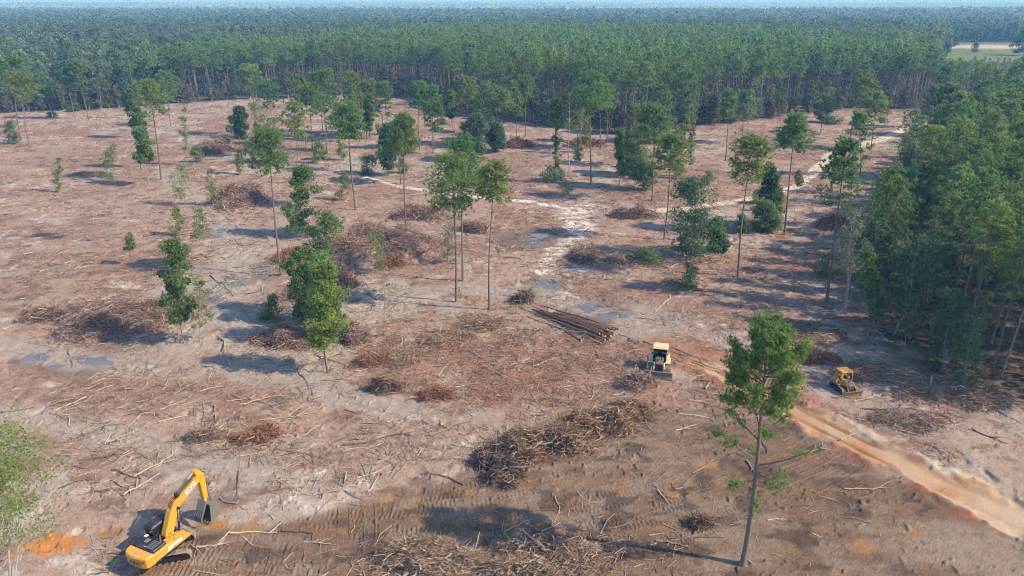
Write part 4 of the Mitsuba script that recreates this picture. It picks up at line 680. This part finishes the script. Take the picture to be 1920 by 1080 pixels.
LONG = "15.5 84.5 19.6 80.6;17.5 84.0 22.4 79.6;19.0 80.6 22.9 76.6;20.8 82.2 26.0 77.6;14.6 81.8 17.6 79.4;22.8 78.6 27.2 74.8;-56.4 66.8 -53.3 67.9;-52.4 64.1 -48.9 60.4;-36.1 55.5 -34.0 59.8;-29.8 56.7 -28.4 59.3;-23.7 59.8 -19.5 58.3;-27.4 65.2 -21.8 66.8;-32.3 69.0 -29.4 70.2;-17.4 60.4 -10.5 62.8;-17.0 59.3 -12.3 61.2;-14.7 55.1 -12.3 56.7;-8.6 62.2 -3.9 65.9;-10.6 77.2 -5.9 78.3;17.3 63.1 19.7 64.2;38.6 68.9 43.5 70.9;38.8 67.3 44.9 67.0;40.2 75.0 54.2 69.8;44.3 75.8 51.1 70.8;40.5 106.3 46.7 108.2;45.5 114.1 52.9 117.0;11.6 70.2 14.4 72.0;-13.3 57.4 -11.3 59.3;-4.5 54.1 -8.7 55.9;6.7 59.3 10.1 62.6;3.8 60.7 8.0 64.1;-0.8 58.5 1.3 54.7;-2.8 55.5 1.3 58.5;1.8 47.2 4.2 48.8;-0.7 47.8 1.9 49.5;-18.1 61.2 -14.6 62.9;-25.4 80.7 -19.8 77.2;-39.5 85.4 -35.0 77.2;-26.4 77.2 -23.7 72.0;-45.6 65.2 -45.6 62.2;-24.1 47.8 -24.7 45.9;-20.5 64.1 -22.8 61.2;-13.8 65.2 -17.0 61.2;-8.1 47.2 -9.8 46.6;-13.3 53.1 -12.8 55.9;23.9 70.2 27.7 71.7;17.1 99.2 19.7 95.6;17.9 91.4 21.3 93.2;-9.4 131.2 -7.4 134.0;-36.6 113.3 -30.1 117.0;-49.6 108.2 -42.4 99.2;-46.1 109.4 -38.7 108.2;-35.0 69.0 -33.1 64.1;-33.6 68.4 -31.8 64.7;-48.9 70.2 -50.9 67.3;-48.2 75.8 -50.0 73.2;48.4 63.1 50.4 60.3;53.3 67.3 54.4 64.1;48.4 71.4 49.7 67.3;35.2 75.8 39.6 77.2;29.9 70.8 34.7 71.2;42.1 64.1 45.0 65.2;33.8 61.2 36.3 62.6;22.2 68.4 22.2 65.2;24.1 99.2 20.9 93.2;31.7 84.6 33.7 83.0;-9.2 102.4 -6.8 103.5;-14.0 75.8 -16.6 74.2;-9.9 71.4 -7.7 73.9;-68.5 91.4 -69.9 87.9;-57.8 82.2 -54.5 77.2;2.6 77.2 6.8 80.0;-2.0 75.8 0.0 73.2;-5.5 81.5 -2.0 77.2;9.4 75.8 12.6 77.2;-39.1 67.3 -37.1 69.6;-41.4 61.2 -39.4 63.1;-42.4 57.6 -38.6 59.3;-27.0 54.3 -28.9 52.7;-27.0 58.5 -24.6 59.3;-31.9 55.1 -32.3 52.7"
def branch_mesh(a, b, r, col, forks=2):
    so = Soup(); a, b = np.array([*a, hz(*a) + r * .7]), np.array([*b, hz(*b) + r * .6]); L = np.linalg.norm(b - a); d = (b - a) / L; sd = np.array([-d[1], d[0], 0]); tt = np.linspace(0, 1, 7)
    w = np.cumsum(drng.normal(0, .028 * L, 7)); w -= np.linspace(w[0], w[-1], 7)
    pts = a + np.outer(tt * L, d) + np.outer(w, sd) + np.outer(np.abs(drng.normal(0, .06, 7)), [0, 0, 1]); so.tube(pts, r * (1 - .6 * tt), col, 5, True)
    for k in range(forks):
        i = drng.integers(2, 6); q = pts[i]; an = drng.uniform(.4, .9) * drng.choice([-1, 1]); dv = d * math.cos(an) + sd * math.sin(an) + [0, 0, drng.uniform(0, .3)]; l = L * drng.uniform(.15, .4)
        so.tube([q, q + dv * l * .6, q + dv * l + [0, 0, -.05 * l]], [r * .6, r * .4, r * .2], col, 4)
    return so
WOODC = [(.40, .34, .28), (.46, .37, .29), (.33, .24, .18), (.28, .24, .21), (.18, .13, .10), (.48, .38, .27)]
WNAME = ['light grey', 'pale tan', 'brown', 'dull grey', 'dark', 'straw coloured']
def clear_of(x, y, tracks=True): return ~(inside(x, y, WOODS)) & (signed(x, y, WOODS) < 1.0) & (poly_dist(x, y, ROAD)[0] > 2.6)
for k, t4 in enumerate(LONG.split(';')):
    a0, a1, b0, b1 = map(float, t4.split()); L = math.hypot(a0 - b0, a1 - b1); wi = [0, 1, 3, 2, 5, 0, 4][k % 7]
    if k in (21, 22): wi = 3
    if k < 6: wi = 2
    t = thing('fallen_branch', placed(f'{"long" if L > 4 else "short"} {WNAME[wi]} branch', (a0 + b0) / 2, (a1 + b1) / 2), 'branch', 'branches fallen on the cleared ground'); scene[t] = branch_mesh((a0, a1), (b0, b1), .035 + .007 * L + .03 * drng.random(), np.array(WOODC[wi]) * drng.uniform(.85, 1.1), 1 + k % 3).ply('wood_mat')
n = 0
while n < 190:
    Y = 44 + 120 * drng.random() ** 1.4; X = drng.uniform(-.72, .72) * Y
    if not clear_of(np.array([X]), np.array([Y]))[0] or (signed(np.array([X]), np.array([Y]), WORKED)[0] > 1 and drng.random() < .75): continue
    L = drng.uniform(1.6, 4.5); an = drng.normal(.35, .7); wi = drng.integers(6); n += 1
    t = thing('fallen_branch', placed(f'{"mid sized" if L > 3 else "short"} {WNAME[wi]} branch', X, Y), 'branch', 'branches fallen on the cleared ground')
    scene[t] = branch_mesh((X, Y), (X + L * math.cos(an), Y + L * math.sin(an)), drng.uniform(.04, .10), np.array(WOODC[wi]) * drng.uniform(.85, 1.1), drng.integers(0, 3)).ply('wood_mat')
# small litter nobody could count
so = Soup()
for n, y0, y1, l0, l1, r0, r1, pw in ((15000, 40, 110, .25, 1.5, .012, .035, 1.6), (5200, 40, 125, 1.2, 4.0, .022, .058, 1.3), (13000, 105, 300, .8, 3.6, .03, .085, 1.1)):
    Y = y0 + (y1 - y0) * drng.random(n * 2) ** pw; X = drng.uniform(-.76, .76, n * 2) * Y; den = fb(X / 6, Y / 6, 401, 3)
    k = clear_of(X, Y) & (den > .40 + .12 * drng.random(n * 2)) & ~((signed(X, Y, WORKED) > -1) & (drng.random(n * 2) < .86)); X, Y = X[k][:n], Y[k][:n]; m = len(X)
    L = drng.uniform(l0, l1, m) * drng.uniform(.5, 1, m); an = drng.normal(.2, 1.6, m) + 1.5 * (vn(X / 15, Y / 15, 405) - .5); d = np.stack([np.cos(an), np.sin(an), drng.normal(0, .06, m)], 1)
    c = np.array(WOODC)[drng.integers(0, 6, m)] * drng.uniform(.7, 1.12, (m, 1)); sticks(so, drng, np.stack([X, Y, base_h(X, Y) + .03 + .05 * drng.random(m)], 1), d, L, drng.uniform(r0, r1, m), c)
n = 7000; q = np.sqrt(drng.random(n)); th = drng.uniform(0, 6.283, n); X, Y = -2 + 19 * q * np.cos(th), 78 + 11 * q * np.sin(th); k = (fb(X / 3, Y / 3, 411, 3) > .46); X, Y = X[k], Y[k]; m = len(X); an = drng.uniform(0, 6.283, m)
sticks(so, drng, np.stack([X, Y, base_h(X, Y) + .05 + .18 * drng.random(m)], 1), np.stack([np.cos(an), np.sin(an), drng.normal(0, .25, m)], 1), drng.uniform(.4, 1.9, m), drng.uniform(.012, .035, m), np.array([(.30, .15, .10), (.36, .22, .155), (.42, .31, .23), (.24, .13, .09)])[drng.integers(0, 4, m)] * drng.uniform(.75, 1.2, (m, 1)))
n = 22000; Y = 58 + 120 * drng.random(n) ** 1.3; X = drng.uniform(-.74, .5, n) * Y; k = clear_of(X, Y) & (fb(X / 4.5, Y / 4.5, 421, 4) > .53) & (signed(X, Y, WORKED) < -.5); X, Y = X[k], Y[k]; m = len(X); an = drng.uniform(0, 6.283, m)
sticks(so, drng, np.stack([X, Y, base_h(X, Y) + .04 + .10 * drng.random(m)], 1), np.stack([np.cos(an), np.sin(an), drng.normal(0, .15, m)], 1), drng.uniform(.4, 1.8, m) * (Y / 85) ** .5, drng.uniform(.012, .034, m) * (Y / 85) ** .8, np.array([(.30, .16, .11), (.36, .22, .155), (.40, .29, .21), (.22, .13, .095)])[drng.integers(0, 4, m)] * drng.uniform(.75, 1.2, (m, 1)))
scene['wood_litter'] = so.ply('wood_mat'); labels['wood_litter'] = {'label': 'countless broken sticks and bark chips strewn over the clearing', 'category': 'debris', 'kind': 'stuff'}
ww = Soup(); gx_, gy_ = drng.uniform(-60, 60, 900), drng.uniform(75, 190, 900); k = clear_of(gx_, gy_) & (fb(gx_ / 9, gy_ / 9, 601, 3) > .56); gx_, gy_ = gx_[k], gy_[k]
c = np.repeat(np.stack([gx_, gy_, base_h(gx_, gy_) + .1], 1), 14, 0) + drng.normal(0, 1, (len(gx_) * 14, 3)) * [.45, .45, .08]
ww.tris(*leaf_tris(drng, c, drng.normal(size=c.shape) * .3, .34, .14, 2, (.17, .22, .08), .3, .8)); scene['weeds'] = ww.ply('leaf_mat'); labels['weeds'] = {'label': 'small green weeds sprouting between the debris', 'category': 'weeds', 'kind': 'stuff'}
PILES = "B -56.1 90.5 8.6 5.9;B -60.5 154.5 6.5 7.5;B -23.5 120.8 11.0 8.9;B -30.1 84.1 4.6 2.8;B -26.7 123.3 5.6 4.6;B -20.0 141.8 5.6 3.4;R -21.6 114.5 3.2 2.6;B -6.3 133.1 3.4 2.6;B -89.1 210.8 4.8 7.9;R -37.9 116.7 3.3 3.4;G -14.8 80.2 3.9 2.3;G -8.6 85.2 4.3 2.6;G -4.1 90.1 4.1 2.5;D -15.3 71.9 1.9 1.2;R -9.3 70.0 2.3 1.4;D -1.0 57.8 2.6 2.0;M 3.8 60.6 4.0 1.9;M 9.6 64.2 3.8 2.3;S -5.9 44.0 4.4 2.3;S 2.0 44.1 5.2 2.5;D -.4 55.2 1.7 1.6;M 1.4 59.0 2.0 1.4;M 5.6 61.6 2.2 1.6;M 11.6 65.3 2.2 1.4;M 13.2 66.6 2.4 1.6;M 7.2 62.3 2.2 1.5;B 12.8 116.3 2.6 3.0;G 19.6 114.9 3.9 2.4;R 38.2 79.6 3.0 1.8;G 40.1 87.0 5.1 3.1;B -67.5 91.6 3.2 2.0;B -31.8 61.9 1.9 1.2;R -26.6 62.1 2.2 1.3;R 2.5 220.3 4.2 4.8;R 23.1 221.5 6.1 4.4;R 43.2 229.9 5.2 5.7;B 25.7 142.4 4.5 2.7;B 14.7 72.5 2.2 1.7;G 26.6 104.3 2.3 1.9;B 64.8 122.9 3.7 4.2;D 16.2 48.5 1.0 0.6;D 1.8 97.8 1.4 1.7;R -17.7 78.3 2.3 1.4;B -29.7 104.9 4.2 4.2;B 66.9 134.6 5.3 3.4;G -109.5 180.7 4.2 2.5;G 51.1 70.4 5.8 3.5;G 43.4 75.5 4.5 2.7;B -21.6 85.7 2.2 2.7;G 42.5 65.0 3.4 2.1"
PT = {'B': [(.27, .165, .130), (.33, .21, .165), (.20, .13, .11), (.38, .30, .25)], 'R': [(.30, .145, .090), (.36, .20, .135), (.22, .12, .085)], 'G': [(.31, .20, .145), (.25, .19, .12), (.40, .31, .25), (.29, .16, .11)],
      'D': [(.075, .054, .045), (.13, .09, .07), (.30, .23, .17)], 'M': [(.16, .10, .072), (.46, .31, .20), (.31, .18, .115), (.11, .075, .055)], 'S': [(.34, .25, .185), (.27, .185, .13), (.44, .34, .25), (.17, .115, .085)]}
PN = {'B': 'reddish brown brush pile', 'R': 'rust coloured heap of dead pine tops', 'G': 'low grey brown slash heap', 'D': 'dark clump of torn roots and soil', 'M': 'dark windrow of roots and splintered wood', 'S': 'heap of pale broken branches'}
for k, t5 in enumerate(PILES.split(';')):
    kd, X, Y, rx, ry = t5.split(); X, Y, rx, ry = map(float, (X, Y, rx, ry)); g = max(1, math.hypot(X, Y) / 85)
    hh = {'B': .70, 'R': .55, 'G': .26, 'D': 1.05, 'M': .78, 'S': .5}[kd] * math.sqrt(rx * ry) ** .75; pal = np.array(PT[kd])
    sz_ = 'large' if rx * ry > 30 else ('small' if rx * ry < 5 else 'broad'); t = thing('brush_pile', placed(f'{sz_} {PN[kd]}', X, Y), 'brush pile', 'brush piles on the cleared ground')
    nb_ = int(5 + 1.3 * rx); ba, bq = drng.uniform(0, 6.283, nb_), .78 * np.sqrt(drng.random(nb_)); bu, bv, bh = bq * np.cos(ba), bq * np.sin(ba), drng.uniform(.35, 1.1, nb_); br = drng.uniform(.26, .55, nb_)
    def top_(u, v):
        z = 0 * u
        for q in range(nb_): z = np.maximum(z, bh[q] * np.clip(1 - ((u - bu[q]) ** 2 + (v - bv[q]) ** 2) / br[q] ** 2, 0, 1) ** .75)
        return hh * z * (.55 + .9 * fb((X + u * rx) / (.22 * rx + .35) + k, (Y + v * ry) / (.22 * ry + .35), 500 + k, 3))
    gu, gv = np.meshgrid(np.linspace(-1.2, 1.2, 40), np.linspace(-1.2, 1.2, 40)); tz = top_(gu, gv)
    hz_ = np.where(tz > .04, tz * .48 - .02, -.25) + .06 * drng.random(gu.shape); V = np.stack([X + gu * rx, Y + gv * ry, base_h((X + gu * rx).ravel(), (Y + gv * ry).ravel()).reshape(gu.shape) + hz_], -1).reshape(-1, 3)
    i, j = np.meshgrid(np.arange(39), np.arange(39), indexing='ij'); f = np.stack([i * 40 + j, i * 40 + j + 1, (i + 1) * 40 + j + 1, (i + 1) * 40 + j], -1).reshape(-1, 4)
    part(t, 'core', ply((V, f), 'soil_mat', color=pal[drng.integers(0, len(pal), len(V))] * drng.uniform(.85, 1.15, (len(V), 1))))
    n = int(min(4600, (330 if kd != 'G' else 140) * rx * ry / g ** 1.3 + 140)); th, q, wb = drng.uniform(0, 6.283, n), np.sqrt(drng.random(n)) * np.where(drng.random(n) < .22, 2.0, 1.12), drng.integers(0, nb_, n); u, v = bu[wb] + br[wb] * q * np.cos(th), bv[wb] + br[wb] * q * np.sin(th)
    an = drng.uniform(0, 6.283, n) if kd not in 'SM' else drng.normal(.5, .7, n); P = np.stack([X + u * rx, Y + v * ry, base_h(X + u * rx, Y + v * ry) + top_(u, v) * drng.uniform(.45, .95, n) + drng.uniform(0, .42, n) * min(1.2, hh) * np.sqrt(np.clip(1.13 - q * q / 1.26, .03, 1))], 1)
    d = np.stack([np.cos(an), np.sin(an), drng.normal(0, .42 if kd != 'G' else .2, n)], 1); L = drng.uniform(.5, 1.9, n) * g ** .5; so = Soup(); sticks(so, drng, P, d, L, drng.uniform(.014, .042, n) * g ** .8, pal[drng.integers(0, len(pal), n)] * drng.uniform(.65, 1.25, (n, 1)), .2)
    part(t, 'twigs', so.ply('wood_mat'), kind='stuff')
    for b in range(int({'S': 26, 'M': 24, 'D': 9, 'B': 14, 'R': 8}.get(kd, 8) * min(1.6, rx / 3) + 2)):
        a_ = drng.uniform(0, 6.283); q_ = .75 * math.sqrt(drng.random()); u, v = q_ * math.cos(a_), q_ * math.sin(a_); an = drng.uniform(0, 6.283); L = drng.uniform(1.2, 3.2) * g ** .4; dv = np.array([math.cos(an), math.sin(an), drng.normal(.12, .38)]) * L / 2
        c = np.array([X + u * rx, Y + v * ry, hz(X + u * rx, Y + v * ry) + float(top_(np.array(u), np.array(v))) * .85 + .12]); so = Soup(); tt = np.linspace(-1, 1, 5)
        so.tube(c + np.outer(tt, dv) + drng.normal(0, .05, (5, 3)), .045 * g ** .6 * (1.2 - .5 * tt), np.array(WOODC[drng.integers(6)]) * .9, 5, True); part(t, 'branch', so.ply('wood_mat'))
scene['haze'] = {'type': 'cube', 'to_world': T().translate([0, 6500, 10]).scale([24000, 24000, 38]), 'bsdf': {'type': 'null'}, 'interior': {'type': 'ref', 'id': 'haze_air'}}
labels['haze'] = {'kind': 'stuff', 'label': 'thin blue haze over the far woods'}
